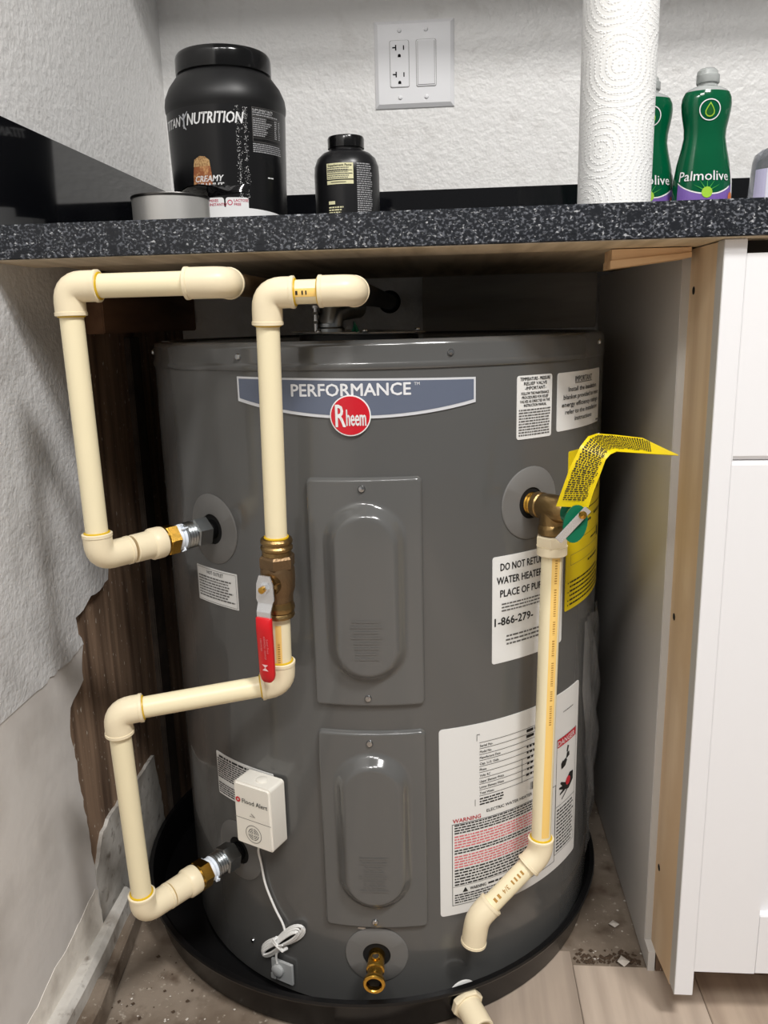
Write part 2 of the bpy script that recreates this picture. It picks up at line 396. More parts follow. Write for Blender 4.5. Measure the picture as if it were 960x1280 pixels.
# crumbs of plaster and soil
def crumbs(n, fn, r0, r1, seed):
    q = random.Random(seed); m = MB()
    for i in range(n):
        x, y, z = fn(q); r = q.uniform(r0, r1)
        vs = [(x+r*q.uniform(.6, 1.2)*a, y+r*q.uniform(.6, 1.2)*b, z+r*.6*q.uniform(.5, 1.1)*c) for a, b, c in ((1, 0, .3), (0, 1, .3), (-1, 0, .3), (0, -1, .3), (0, 0, 1.2), (.1, .1, -.5))]
        m.add(vs, [(0, 1, 4), (1, 2, 4), (2, 3, 4), (3, 0, 4), (1, 0, 5), (2, 1, 5), (3, 2, 5), (0, 3, 5)])
    return m
def conc(q):
    if q.random() < .55: return (q.uniform(.03, .2), q.uniform(-.03, .12)-.03, -.003)
    return (q.uniform(.62, .69), q.uniform(.11, .3), -.003)
def soil(q):
    if q.random() < .88: return (q.uniform(.60, .685), .108+abs(q.gauss(0, .010)), -.003)
    return (q.uniform(.02, .12), q.uniform(-.03, .1), -.003)
tag(fin('plaster_crumbs', crumbs(44, conc, .0006, .0022, 3), chip, smooth=False), 'small pale plaster crumbs scattered on the concrete', 'debris', kind='stuff')
tag(fin('soil_crumbs', crumbs(170, soil, .001, .0036, 5), dirt, smooth=False), 'dark brown crumbs of soil along the plank edge', 'debris', kind='stuff')
tag(fin('plaster_chunk', crumbs(1, lambda q: (.662, .108, -.001), .011, .011, 9), chip, smooth=False), 'largest pale plaster chunk lying in the brown soil by the cabinet', 'debris')
tag(fin('plaster_chunk', crumbs(1, lambda q: (.664, .176, -.001), .008, .008, 11), chip, smooth=False), 'pale pebble of plaster alone on concrete beside cabinet side', 'debris')

# ------------------------------------------------------------------ counter
ct = tag(thing('countertop', (0, 0, .88), 'speckled black stone countertop running over the water heater', 'countertop'))
fin('stone_slab', MB().bbox(WX+.001, 2.4, 0, WY-.001, .8855, .913, .0015), granite, ct)
fin('front_edge', MB().bbox(WX+.001, 2.4, .0002, .03, .8805, .9, .001), granite, ct)
fin('front_batten', MB().box(WX+.002, 2.4, .0035, .10, .8795, .886), ply, ct, smooth=False)
fin('plywood_underlay', MB().box(WX+.002, 2.4, .10, WY-.002, .8845, .886), ply, ct, smooth=False)
tag(fin('backsplash', MB().bbox(.003, 2.4, .61, WY-.0005, .9132, 1.020, .001), black_gloss, origin=(.5, .62, .913)), 'glossy black backsplash strip along the back wall', 'backsplash')
tag(fin('backsplash', MB().bbox(WX+.0005, .003, .0, .6095, .9132, 1.020, .001), black_gloss, origin=(0, .3, .913)), 'glossy black backsplash strip along the left wall', 'backsplash')

# ------------------------------------------------------------------ base cabinet on the right
cb = thing('base_cabinet', (.9, .3, 0), 'white base cabinet with bare wood edge beside the water heater', 'cabinet')
fin('side_panel', MB().box(.690, .6985, .118, .60, 0, .876).box(.690, .6985, .095, .118, 0, .028), melamine, cb, smooth=False)
fin('filler_board', MB().add([(x, y, z) for x in (.6985, .7195) for y, z in ((.118, .024), (.031, .040), (.031, .878), (.118, .8785))],
    [(0, 1, 2, 3), (4, 7, 6, 5), (0, 4, 5, 1), (1, 5, 6, 2), (2, 6, 7, 3), (3, 7, 4, 0)]), raw_wood, cb, smooth=False)
fin('filler_front', MB().bbox(.6985, .7195, .012, .0312, .0435, .8790, .0007), cab_white, cb)
fin('filler_edge', MB().box(.69845, .6990, .0125, .0312, .0437, .8785), cab_grey, cb, smooth=False)
fin('panel_edge', MB().box(.6905, .6985, .1165, .118, .0285, .8755), cab_grey, cb, smooth=False)
for z in (.836, .475, .146):
    fin('screw_hole', MB().lathe([(.0042, 0), (.0042, .0003)], (.6984, .101, z), (-1, 0, 0), 14), black_hole, cb, smooth=False)
fin('carcass', MB().box(.7197, 1.16, .034, .60, .0765, .862), cab_white, cb, smooth=False)
fin('top_rail', MB().box(.7197, 1.16, .045, .06, .862, .8795), dark_wood, cb, smooth=False)
def slab(x0, x1, prof):      # profile in (y, z) pulled along x
    n = len(prof); return MB().add([(x, y, z) for x in (x0, x1) for y, z in prof], [tuple(range(n)), tuple(reversed(range(n, 2*n)))]+[(k, (k+1) % n, n+(k+1) % n, n+k) for k in range(n)])
dr = fin('drawer_front', slab(.7200, 1.155, [(.012, .6755), (.0165, .6712), (.0335, .6712), (.0335, .8660), (.0128, .8660), (.012, .8652)]), cab_white, cb, smooth=False)
d = fin('door', slab(.7200, .7862, [(.012, .0765), (.0335, .0765), (.0335, .6706), (.0165, .6706), (.012, .6664)]), cab_white, cb, smooth=False)
fin('hinge_filler', MB().box(.7193, .7202, .0122, .033, .0765, .8655), cab_white, cb, smooth=False)
fin('stile', slab(1.089, 1.155, [(.012, .0765), (.0335, .0765), (.0335, .6706), (.0165, .6706), (.012, .6664)]), cab_white, d, smooth=False)
fin('rail', MB().bbox(.7861, 1.0891, .0121, .0334, .0765, .153, .001), cab_white, d)
fin('rail', slab(.7862, 1.089, [(.012, .604), (.0335, .604), (.0335, .6706), (.0165, .6706), (.012, .6664)]), cab_white, d, smooth=False)
fin('door_panel', MB().box(.786, 1.09, .021, .030, .15, .606), cab_white, d, smooth=False)
fin('toe_kick', MB().box(.7000, 1.16, .095, .108, 0, .076), brown_wood, cb, smooth=False)
sh = thing('wood_shim', (.65, .1, .87), 'pair of thin cedar shims wedged under the counter beside the cabinet', 'shim')
fin('upper_wedge', MB().add([(x, y, z) for y in (.085, .125) for x, z in ((.610, .8675), (.6895, .8735), (.6895, .8785), (.610, .8785))],
    [(0, 1, 2, 3), (4, 7, 6, 5), (0, 4, 5, 1), (1, 5, 6, 2), (2, 6, 7, 3), (3, 7, 4, 0)]), shim_wood, sh, smooth=False)
fin('lower_wedge', MB().add([(x, y, z) for y in (.083, .123) for x, z in ((.6085, .8595), (.6895, .8685), (.6895, .8733), (.6085, .8673))],
    [(0, 1, 2, 3), (4, 7, 6, 5), (0, 4, 5, 1), (1, 5, 6, 2), (2, 6, 7, 3), (3, 7, 4, 0)]), shim_wood, sh, smooth=False)

# ------------------------------------------------------------------ drain pan
PC = Vector((.320, .305, 0))
pan = fin('drain_pan', MB().lathe([(.0, -.0035), (.314, -.0035), (.321, .002), (.3275, .044), (.3325, .0445), (.3335, .047), (.3325, .050), (.3265, .0505), (.3235, .047), (.316, .004), (.0, .0005)], PC, (0, 0, 1), 96, False, False), black_plastic, origin=PC)
tag(pan, 'round black plastic drain pan under the water heater', 'drain pan')

# ------------------------------------------------------------------ water heater
TC = Vector((.350, .305, 0)); TR = .291
H = thing('water_heater', (TC.x, TC.y, .001), 'short charcoal grey electric water heater under the counter', 'water heater')
def az(a): return Vector((math.sin(R(a)), -math.cos(R(a)), 0))
def wrap(a, r=TR): return wrapper(TC, (0, 0, 1), az(a), r)
def U(a, c=0.): return R(a-c)*TR           # degrees of azimuth to girth distance
fin('jacket', MB().lathe([(.0, .0015), (.284, .0015), (.2905, .007), (TR, .014), (TR, .7705)], TC, seg=160, cap0=False, cap1=False), tank_paint, H)
lid = fin('lid', MB().lathe([(.2905, .7655), (.2925, .7665), (.2935, .7695), (.2925, .7725), (.2915, .7745), (.2915, .7885), (.290, .7925), (.286, .7952), (.283, .7950), (.281, .7925), (.0, .7935)], TC, seg=160, cap0=False, cap1=False), lid_paint, H)
screw_m = mat('screw steel', (176, 178, 180), .22, metal=1.)
def screw(p, n, r=.0035, parent=None, m=screw_m):
    return fin('screw', MB().lathe([(r, 0), (r, .0008), (r*.75, .0022), (.0, .0026)], p, n, 14, True, False), m, parent)
for a, z in ((-25.3, .7806), (18.95, .7812), (68.3, .7832), (-71, .7825)):
    screw(TC+az(a)*.2913+Vector((0, 0, z)), az(a), .0036, lid)
for a, z in ((72, .671), (-33, .0545)): screw(TC+az(a)*TR+Vector((0, 0, z)), az(a), .003, H)
# metal cover with a conduit clamp on top of the tank
jb = fin('junction_cover', MB().lathe([(.0, 0), (.078, 0), (.079, .001), (.078, .002), (.0, .0022)], (.338, .17, .8005), (.02, -.01, 1), 48, False, False, sy=.85), steel, H)
fin('cover_box', MB().lathe([(.07, .7925), (.07, .7995)], (.338, .17, 0), (0, 0, 1), 40, sy=.85), black_soft, jb)
cc = fin('conduit_clamp', MB().lathe([(.016, .802), (.016, .806), (.014, .808), (.014, .812)], (.308, .150, 0), seg=20).tube([(.308, .150, .81), (.309, .152, .822), (.318, .165, .829), (.335, .19, .831)], [.0145, .015, .0145, .014], 18), zinc, H)
fin('clamp_bar', MB().bbox(.290, .296, .135, .165, .812, .815, .0008).bbox(.290, .296, .135, .165, .822, .825, .0008), dark_steel, cc)
for z in (.806,): fin('clamp_screw', MB().lathe([(.0022, 0), (.0022, .026), (.004, .0262), (.004, .029)], (.292, .142, .803), seg=10), steel, cc)
fin('green_wire', MB().tube([(.338, .115, .803), (.339, .113, .812), (.342, .118, .803)], .0022, 8), green_vinyl, jb)
for x, y in ((.30, .108), (.352, .104), (.408, .14)): screw((x, y, .8028), (0, 0, 1), .0035, jb)

# access panels with a raised stadium
def access_panel(zc, hv, pl):
    uw = .0608; m = MB(); nu, nv = 84, 168; c = .9
    fn = wrap(c); idx = {}
    def sd(u, v, hx, hy, r):
        qx = abs(u)-hx+r; qy = abs(v)-hy+r
        return math.hypot(max(qx, 0), max(qy, 0))+min(max(qx, qy), 0)-r
    sm = lambda t: (lambda t: t*t*(3-2*t))(max(0., min(1., t)))
    for j in range(nv+1):
        for i in range(nu+1):
            u = (-1+2*i/nu)*(uw+.0015); v = (-1+2*j/nv)*(hv+.0015)
            s = -sd(u, v, uw, hv, .007)
            h = -.0012+.0062*sm((s+.0006)/.0032)
            o = -sd(u, v-.002, .0440, .1010*hv/.127, .0440)
            h += .0125*sm(o/.0165)
            m.v.append(Vector(fn(u, v+zc, h)))
    for j in range(nv):
        for i in range(nu):
            a = j*(nu+1)+i; m.f.append((a, a+1, a+nu+2, a+nu+1))
    p = fin('access_panel', m, panel_paint, H, angle=80)
    fin('embossed_text', greek(-.016, .016, zc-.068*hv/.127, zc-.020*hv/.127, 8, .42, .0182, .35, True, (1, 3)).map(fn), panel_paint, p)
    return p
pu = access_panel(.5302, .1275, 0); pw = access_panel(.2467, .1265, 1)
for pnl, zs in ((pu, (.6465, .414)), (pw, (.3600, .1310))):
    for z in zs: screw(TC+az(.6)*(TR+.0048)+Vector((0, 0, z)), az(.6), .004, pnl)

# foam discs round the ports
def port(a, z, r=.040, hole=.0165):
    fn = wrap(a); n = 40
    ring = MB().add([fn(q*math.cos(2*math.pi*k/n), z+q*math.sin(2*math.pi*k/n), hh) for q, hh in ((hole, .0), (hole, .0016), (r-.001, .0016), (r, .0008), (r, -.001)) for k in range(n)],
                    [(i*n+k, i*n+(k+1) % n, (i+1)*n+(k+1) % n, (i+1)*n+k) for i in range(4) for k in range(n)])
    g = fin('port_gasket', ring, gasket, H)
    fin('port_hole', MB().add([fn(hole*1.01*math.cos(2*math.pi*k/n), z+hole*1.01*math.sin(2*math.pi*k/n), .0004) for k in range(n)], [tuple(range(n))]), black_hole, g, smooth=False)
port(-36.8, .589, .0405, .0175); port(-35.6, .179, .039, .0175); port(38.5, .6155, .0405, .0175); port(.63, .082, .0375, .0165)

# ---- badge
def shape(name, poly, h, a, m, parent, z0=0., step=.004): return fin(name, sheet(poly, h, step, z0).map(wrap(a)), m, parent, angle=25)
def art(name, mb, a, m, parent, r=TR): return fin(name, cut(mb, .006).map(wrap(a, r)), m, parent, smooth=False)
def banner(dx, dyt, dyb):
    x0, x1 = U(-25.9)+dx, U(24.25)-dx; n = 20; p = []
    for k in range(n+1):
        t = k/n; p.append((x0+(x1-x0)*t, .7605-.005*t-dyt))
    for k in range(n+1):
        t = 1-k/n; p.append((x0+(x1-x0)*t, .7352-.005*t-.0148*(1-(2*t-1)**2)+dyb))
    return p[::-1]
bd = shape('name_badge', banner(0, 0, 0), .0012, 0, silver_badge, H)
shape('badge_field', banner(.0022, .0020, .0030), .0014, 0, blue_badge, bd)
art('badge_lettering', text2d('PERFORMANCE', U(-1.2), .7470, .0122, .1215, .022, 0, z=.0018), 0, badge_letter, bd)
art('badge_lettering', text2d('TM', U(12.0), .7515, .003, z=.0018), 0, badge_letter, bd)
lg = fin('round_emblem', sheet([(U(-1.2)+.0206*math.cos(2*math.pi*k/40), .7212+.0206*math.sin(2*math.pi*k/40)) for k in range(40)], .003).map(wrap(0)), ink_white, H, angle=25)
fin('emblem_field', sheet([(U(-1.2)+.0194*math.cos(2*math.pi*k/40), .7212+.0194*math.sin(2*math.pi*k/40)) for k in range(40)], .0034).map(wrap(0)), red_badge, lg, angle=25)
art('emblem_lettering', join(text2d('R', U(-1.2)-.0098, .7215, .0225, .0098, .012, z=.0038), text2d('heem', U(-1.2)+.0058, .7195, .0165, .0195, .012, z=.0038),
    disc2d(U(-1.2)+.0155, .7118, .0007, .0038, 10)), 0, ink_white, lg)

for u_, v_, w_ in ((-.0135, .1175, .005), (.0045, .1170, .0035)): shape('paint_smudge', [(u_+w_*math.cos(2*math.pi*k/10), v_+.0013*math.sin(2*math.pi*k/10)) for k in range(10)], .0004, 0, chip, H)
# ---- stickers (positions in degrees of azimuth and height)
def sticker(a0, a1, z0, z1, m=paper, r=.003):
    c = (a0+a1)/2; return c, R(a1-a0)*TR/2, shape('sticker', rrect(-R(a1-a0)*TR/2, R(a1-a0)*TR/2, z0, z1, r), .0006, c, m, H)
Z = .001
# hot outlet
c, hw, s = sticker(-44.4, -29.85, .4985, .5412, r=.0008)
art('lettering', text2d('HOT OUTLET', 0, .5355, .0042, .030, .008, z=Z), c, ink, s); art('rule', frame_lines(-hw+.0015, hw-.0015, .500, .5397, .0004, Z), c, ink_grey, s)
art('fine_print', greek(-hw+.004, hw-.004, .504, .531, 8, .5, Z, .2), c, ink_grey, s)
# behind the flood alarm
c, hw, s = sticker(-42.3, -23, .2455, .303, r=.0012)
art('heading', greek(-hw+.006, hw-.004, .296, .3005, 1, .6, Z, .1), c, ink, s)
art('fine_print', greek(-hw+.002, hw-.002, .2685, .296, 9, .55, Z, .05), c, ink, s)
art('fine_print', greek(-hw+.002, hw-.002, .2475, .263, 5, .55, Z, .05), c, ink, s)
# relief valve notice
c, hw, s = sticker(34.2, 44.4, .6865, .7537)
for i, t in enumerate(('TEMPERATURE - PRESSURE', 'RELIEF VALVE', '-IMPORTANT-')): art('heading', text2d(t, 0, .7502-i*.0049, .0034, min(.044, .0028*len(t)), .02, z=Z), c, ink, s)
for i, t in enumerate(('FOLLOW THE MAINTENANCE', 'PROCEDURES FOR RELIEF', 'VALVES AS DIRECTED IN THE', 'INSTRUCTION MANUAL')): art('lettering', text2d(t, 0, .7350-i*.0042, .0029, min(.044, .00185*len(t)), .02, z=Z), c, ink, s)
art('fine_print', greek(-hw+.0025, hw-.0025, .6895, .7190, 10, .5, Z, .05), c, ink_grey, s)
# important notice
c, hw, s = sticker(46.3, 69.1, .6892, .7532)
art('heading', text2d('IMPORTANT', 0, .7450, .0062, .046, .015, z=Z), c, ink, s); art('rule', bar(-.023, .023, .7405, .7412, Z, 8), c, ink, s)
for i, (t, w) in enumerate((('Install the insulation', .079), ('blanket provided to meet', .098), ('energy efficiency ratings -', .104), ('refer to the installation', .090), ('instructions', .048))):
    art('lettering', text2d(t, .002, .7345-i*.0083, .0050, w*.99, .016, z=Z), c, ink, s)
art('fine_print', greek(hw-.013, hw-.003, .6915, .6935, 1, .8, Z, 0), c, ink, s)
# do not return
c, hw, s = sticker(28.4, 50.2, .4370, .5612)
for i, (t, w) in enumerate((('DO NOT RETURN', .0675), ('WATER HEATER TO', .080), ('PLACE OF PURCHASE', .089))):
    art('heading', text2d(t, -hw+.010 if i != 1 else -hw+.0055, .5490-i*.0152, .0082, w, .022, align='L', z=Z), c, ink, s)
art('fine_print', greek(-hw+.012, hw-.004, .4965, .5080, 3, .42, Z, .15, False), c, ink_grey, s)
art('heading', text2d('1-866-279-', -hw+.0030, .4862, .0092, .0540, .022, align='L', z=Z), c, ink, s)
art('fine_print', greek(-hw+.012, hw-.004, .4560, .4700, 3, .42, Z, .3, True), c, ink_grey, s)
# energy guide
c, hw, s = sticker(51.4, 84, .4720, .6640, yellow_paper, .002)
art('rule', bar(-hw+.006, hw-.002, .5880, .5892, Z, 12), c, ink, s); art('rule', bar(-hw+.006, hw-.004, .6240, .6246, Z, 12), c, ink, s)
art('lettering', text2d('$40', .012, .6110, .0125, .030, .01, z=Z), c, ink, s)
art('rule', frame_lines(-hw+.006, .030, .5560, .5790, .0004, Z), c, ink, s); art('fine_print', greek(-hw+.010, -.012, .570, .576, 1, .5, Z, 0), c, ink, s); art('fine_print', greek(.0, .055, .5735, .5795, 1, .5, Z, 0), c, ink, s)
art('rule', bar(.022, .032, .5420, .5540, Z), c, ink, s); art('fine_print', greek(-.012, .020, .5460, .5500, 1, .5, Z, .1), c, ink, s)
art('rule', frame_lines(-hw+.010, .022, .5270, .5400, .0004, Z), c, ink_grey, s); art('fine_print', greek(-.02, .03, .5190, .5240, 1, .5, Z, .1), c, ink, s)
art('fine_print', greek(-hw+.010, hw-.02, .4760, .5090, 6, .38, Z, .3), c, ink, s)
for z in (.506, .4945, .4840, .4785): art('bullet', disc2d(-hw+.006, z, .001, Z, 10), c, ink, s)

# big rating and warning label
c, hw, s = sticker(15.75, 60.4, .1275, .3690, r=.004)
x = lambda a: R(a-c)*TR
art('rule', join(bar(x(24.6), x(24.6)+.0006, .3480, .3560, Z), bar(x(24.6), x(24.6)+.004, .3554, .3560, Z), bar(x(24.2), x(24.2)+.0006, .2660, .2745, Z), bar(x(45), x(45)+.0006, .357, .362, Z)), c, ink, s)
for i in range(10): art('rule', bar(x(25.3), x(45.5), .3450-i*.0075, .3455-i*.0075, Z, 10), c, ink, s)
for i, t in enumerate(('Serial No.', 'Model No.', 'Manufacture Date', 'Cap. U.S. Gals.', 'Phase', 'Volts AC', 'Upper Element Watts', 'Lower Element Watts', 'Total Watts')):
    art('lettering', text2d(t, x(25.4), .3412-i*.0075, .0030, min(.034, .0017*len(t)), .012, align='L', z=Z), c, ink, s)
art('fine_print', greek(x(38.2), x(42.5), .3310, .3455, 2, .5, Z, .1, True), c, ink, s); art('fine_print', greek(x(38.4), x(41.8), .2810, .3250, 6, .42, Z, .4, True, (1, 2)), c, ink, s); art('fine_print', greek(x(43.3), x(46), .2840, .3180, 4, .45, Z, .3, True, (1, 2)), c, ink, s)
art('rule', bar(x(37), x(37)+.0005, .2780, .3080, Z), c, ink, s); art('rule', bar(x(42.3), x(42.3)+.0005, .2780, .3080, Z), c, ink, s)
art('fine_print', greek(x(25.4), x(32), .2650, .2755, 3, .5, Z, .2), c, ink, s)
q = random.Random(4); bx_ = x(39.8); bc = MB()
while bx_ < x(45.8): w_ = q.choice((.0005, .0008, .0012)); bc.add(bar(bx_, bx_+w_, .2625, .2725, Z).v, [(0, 1, 2, 3)]); bx_ += w_+q.choice((.0005, .0009))
art('barcode', bc, c, ink, s)
art('heading', text2d('ELECTRIC WATER HEATER', x(27.2), .2565, .0038, .067, .012, align='L', z=Z), c, ink, s)
art('heading', text2d('WARNING', x(18.8), .2520, .0050, .0350, .02, align='L', z=Z), c, ink_red, s); art('heading', text2d('CAUTION', x(41.5), .2620, .0048, .026, .02, align='L', z=Z), c, ink_red, s)
art('rule', frame_lines(x(18.6), x(49.5), .1400, .2480, .0006, Z, 14), c, ink, s)
L0, L1 = x(19.2), x(46.8)
art('fine_print', greek(L0, L1, .2340, .2475, 4, .5, Z, .08), c, ink, s); art('fine_print', greek(L0, L1, .2150, .2330, 5, .5, Z, .12), c, ink_pink, s)
art('fine_print', greek(L0, L1, .2075, .2145, 2, .5, Z, .5), c, ink, s); art('fine_print', greek(L0, L1, .1890, .2065, 5, .5, Z, .12), c, ink_pink, s)
art('fine_print', greek(L0, L1, .1655, .1885, 6, .5, Z, .12), c, ink, s)
art('rule', bar(x(18.8), x(49), .1648, .1652, Z, 10), c, ink, s)
tx = x(21.8); art('heading', join(MB().add([(tx-.0035, .1590-.003, Z), (tx+.0035, .1590-.003, Z), (tx, .1590+.0035, Z)], [(0, 1, 2)]), text2d('WARNING', tx+.006, .1590, .0042, .021, .02, align='L', z=Z)), c, ink, s)
art('fine_print', greek(tx+.030, L1, .1570, .1610, 1, .6, Z, .1), c, ink, s); art('fine_print', greek(L0, L1, .1420, .1550, 4, .5, Z, .15), c, ink, s)
art('danger_bar', bar(x(49.8), x(59.0), .2970, .3080, Z, 6), c, ink_red, s); art('heading', text2d('DANGER', x(54.0), .3025, .0070, .042, .012, z=Z*1.3), c, ink_white, s)
art('rule', frame_lines(x(49.5), x(59.3), .1480, .3085, .0005, Z, 5), c, ink, s)
# scald pictogram: tap, drops and a hand
pic = MB()
for pts in ([(0, 0), (.008, .002), (.012, .008), (.008, .012), (0, .010)], [(.009, .010), (.018, .012), (.017, .018), (.011, .018)], [(.013, .018), (.016, .026), (.012, .028), (.010, .020)], [(-.002, .0), (.003, .004), (.001, .012), (-.003, .008)]):
    pic.add([(x(52.2)+a_, .2640+b_, Z) for a_, b_ in pts], [tuple(range(len(pts)))])
hand = MB()
for pts in ([(0, 0), (.014, -.004), (.026, .004), (.026, .016), (.016, .018), (.006, .010)], [(.002, .002), (-.008, .012), (-.006, .014), (.006, .008)], [(.002, .0), (-.010, .005), (-.010, .0075), (.004, .006)], [(.004, -.002), (-.008, -.004), (-.008, -.0015), (.004, .003)], [(.008, -.003), (-.004, -.011), (-.002, -.012), (.012, -.003)]):
    hand.add([(x(53.0)+a_, .2330+b_, Z) for a_, b_ in pts], [tuple(range(len(pts)))])
art('pictogram', pic, c, ink, s); art('pictogram', hand, c, ink, s); art('pictogram', disc2d(x(55.3), .2415, .006, Z*1.2, 16), c, ink_red, s)
art('rule', bar(x(49.8), x(59), .2150, .2156, Z, 5), c, ink, s); art('fine_print', greek(x(50.2), x(58.8), .1500, .2120, 13, .45, Z, .12), c, ink, s)
art('fine_print', greek(x(52), x(57), .3400, .3440, 1, .3, Z, .1), c, ink_grey, s)

# ------------------------------------------------------------------ plumbing
PR, FR = .0111, .0143
def arc_path(c, d1, d2, L1, L2, b=.0145, n=7):
    c = Vector(c); d1 = Vector(d1).normalized(); d2 = Vector(d2).normalized()
    p = [c+d1*L1]
    for k in range(n+1):
        t = k/n; p.append((c+d1*b)*(1-t)**2+c*(2*t*(1-t))+(c+d2*b)*t*t)
    p.append(c+d2*L2); return p
def elbow(parent, c, d1, d2, L1=.027, L2=.027, g1=True, g2=True, b=.0145, lip=True):
    e = fin('elbow', MB().tube(arc_path(c, d1, d2, L1, L2, b), FR, 28), cpvc_fit, parent, angle=50)
    c = Vector(c)
    for dd, L, g in ((d1, L1, g1), (d2, L2, g2)):
        dd = Vector(dd).normalized()
        if lip: fin('socket_lip', MB().lathe([(FR-.001, -.004), (FR+.0006, -.0034), (FR+.0006, -.0003), (FR-.0002, .0002)], c+dd*L, dd, 28), cpvc_fit, e)
        if g: fin('glue_ring', MB().lathe([(PR, -.001), (PR+.0018, .0), (PR+.0016, .0011), (PR, .0016)], c+dd*L, dd, 28), glue, e)
    return e
def pipe(parent, a, b, name='pipe_length'): return fin(name, MB().tube([a, b], PR, 28), cpvc, parent, angle=50)
def print_on_pipe(parent, a, b, out, t0, t1, stripe_w, txt, h, m=ink, st=True, gap=None, flip=False):
    a = Vector(a); b = Vector(b); up = (b-a).normalized(); L = (b-a).length
    fn = wrapper(a, up, out, PR)
    if st:
        fin('print_stripe', MB().add([fn(-stripe_w/2+stripe_w*i/4, t, .00015) for t in (t0*L, t1*L) for i in range(5)], [(i, i+1, i+6, i+5) for i in range(4)]), stripe, parent)
    n = MB(); k = t0*L+.002
    for s_ in txt:
        t = greek(0, len(s_)*h*.75, -h/2, h/2, 1, 1, .0003, 0, False, (.45, .75)) if s_[0] == '-' else text2d(s_, 0, 0, h, None, .008, align='L', z=.0003)
        wd = max(v.x for v in t.v)
        if k+wd > t1*L: break
        sg = -1 if flip else 1
        n.add([fn(-sg*v.y, (k+v.x) if not flip else (t0+t1)*L-(k+v.x), v.z) for v in t.v], t.f); k += wd+(gap or h)
    if n.v: fin('pipe_print', n, m, parent, smooth=False)

# hot side
def radial(a, z, s): return TC+az(a)*(TR+s)+Vector((0, 0, z))
def port_chain(T, a, z, name):
    o = radial(a, z, 0); n = az(a)
    fin('nipple', MB().lathe([(.0112, .0006), (.0112, .020)], o, n, 24), black_plastic, T)
    nut = fin('union_nut', MB().lathe([(.0150, .0095), (.0172, .011), (.0172, .027), (.0150, .0285)], o, n, 6, phase=.3), zinc, T, smooth=False)
    fin('thread', MB().lathe([(.0135, .0285), (.0150, .030), (.0138, .032), (.0150, .0335), (.0138, .0355), (.0150, .037), (.0138, .039), (.0148, .0405), (.0125, .0425)], o, n, 28), zinc, nut)
    tp = fin('thread_tape', MB().lathe([(.0120, .0415), (.0142, .0430), (.0128, .045), (.0140, .0475), (.0130, .050), (.0120, .0525)], o, n, 28), tape, T)
    q = random.Random(int(a*10))
    for k in range(4):
        t = q.uniform(0, 6.28); u = Vector((0, 0, 1)); w = n.cross(u); d_ = u*math.cos(t)+w*math.sin(t)
        fin('tape_shred', MB().tube([o+n*.046+d_*.012, o+n*(.047+q.uniform(-.003, .004))+d_*.0165, o+n*(.046+q.uniform(-.005, .005))+d_*.0175], [.0018, .0014, .0006], 6), tape, tp)
    bn = fin('brass_nut', MB().lathe([(.0150, .0505), (.0172, .052), (.0172, .0640), (.0158, .0655)], o, n, 6, phase=.1), brass, T, smooth=False)
    fin('nut_collar', MB().lathe([(.0140, .0645), (.0162, .065), (.0162, .0675), (.014, .068)], o, n, 28), brass, bn)
    ad = fin('adapter', MB().lathe([(.0140, .0668), (.0166, .0675), (.0170, .070), (.0170, .080), (.0160, .0815), (.0150, .0825), (.0148, .1015), (.0138, .1025)], o, n, 28), cpvc_fit, T)
    return ad
hot = thing('hot_water_pipe', (.092, -.04, .575), 'cream plastic pipe bent beside left wall, joined to the upper side port', 'pipe')
H0 = radial(-36.8, .589, .140); H1 = Vector((.0895, -.040, .8512)); H2 = Vector((.236, -.040, .8512))
ha = -az(-36.8)
port_chain(hot, -36.8, .589, 'hot')
vu = (H1-H0).normalized()
elbow(hot, H0, ha, vu, .034, .025, True, True)
pipe(hot, H0+vu*.015, H1-vu*.015)
elbow(hot, H1, -vu, Vector((1, 0, 0)), .0265, .030)
pipe(hot, H1+Vector((.016, 0, 0)), H2-Vector((.016, 0, 0)))
elbow(hot, H2, Vector((-1, 0, 0)), Vector((0, 1, 0)), .0345, .026, False, False)
fin('supply_stub', MB().tube([H2+Vector((0, .02, 0)), H2+Vector((0, .6665, .004))], PR, 20), brass_body, hot)

# cold side with ball valve
cold = thing('cold_water_pipe', (.26, -.02, .17), 'cream plastic pipe with red ball valve handle, joined to the lower port', 'pipe')
K0 = radial(-35.6, .179, .138); K1 = Vector((.1005, -.058, .4285)); K2 = Vector((.2635, -.010, .4405)); K3 = Vector((.2745, -.030, .8408)); K4 = Vector((.3535, -.030, .8412))
ka = -az(-35.6); k01 = (K1-K0).normalized(); k12 = (K2-K1).normalized(); k23 = (K3-K2).normalized(); k34 = (K4-K3).normalized()
port_chain(cold, -35.6, .179, 'cold')
elbow(cold, K0, ka, k01, .034, .025); pipe(cold, K0+k01*.015, K1-k01*.015)
elbow(cold, K1, -k01, k12, .025, .026); p1 = pipe(cold, K1+k12*.015, K2-k12*.015)
elbow(cold, K2, -k12, k23, .022, .026); p2 = pipe(cold, K2+k23*.015, K3-k23*.015)
print_on_pipe(p2, K2, K2+k23*.080, (.05, -1, 0), .30, .88, .0062, ['-'*14], .0024, ink_gold, True)
elbow(cold, K3, -k23, k34, .029, .0265)
p3 = pipe(cold, K3+k34*.015, K4-k34*.015)
print_on_pipe(p3, K3, K4, (0, -1, -.1), .34, .66, .0075, ['-', '--'], .0036, ink, True)
elbow(cold, K4, -k34, Vector((0, 1, 0)), .030, .026, True, False)
fin('supply_hose', MB().tube([K4+Vector((0, .02, 0)), K4+Vector((0, .10, 0)), K4+Vector((-.004, .30, .002)), K4+Vector((-.01, .6555, .004))], .0118, 20), black_soft, cold)
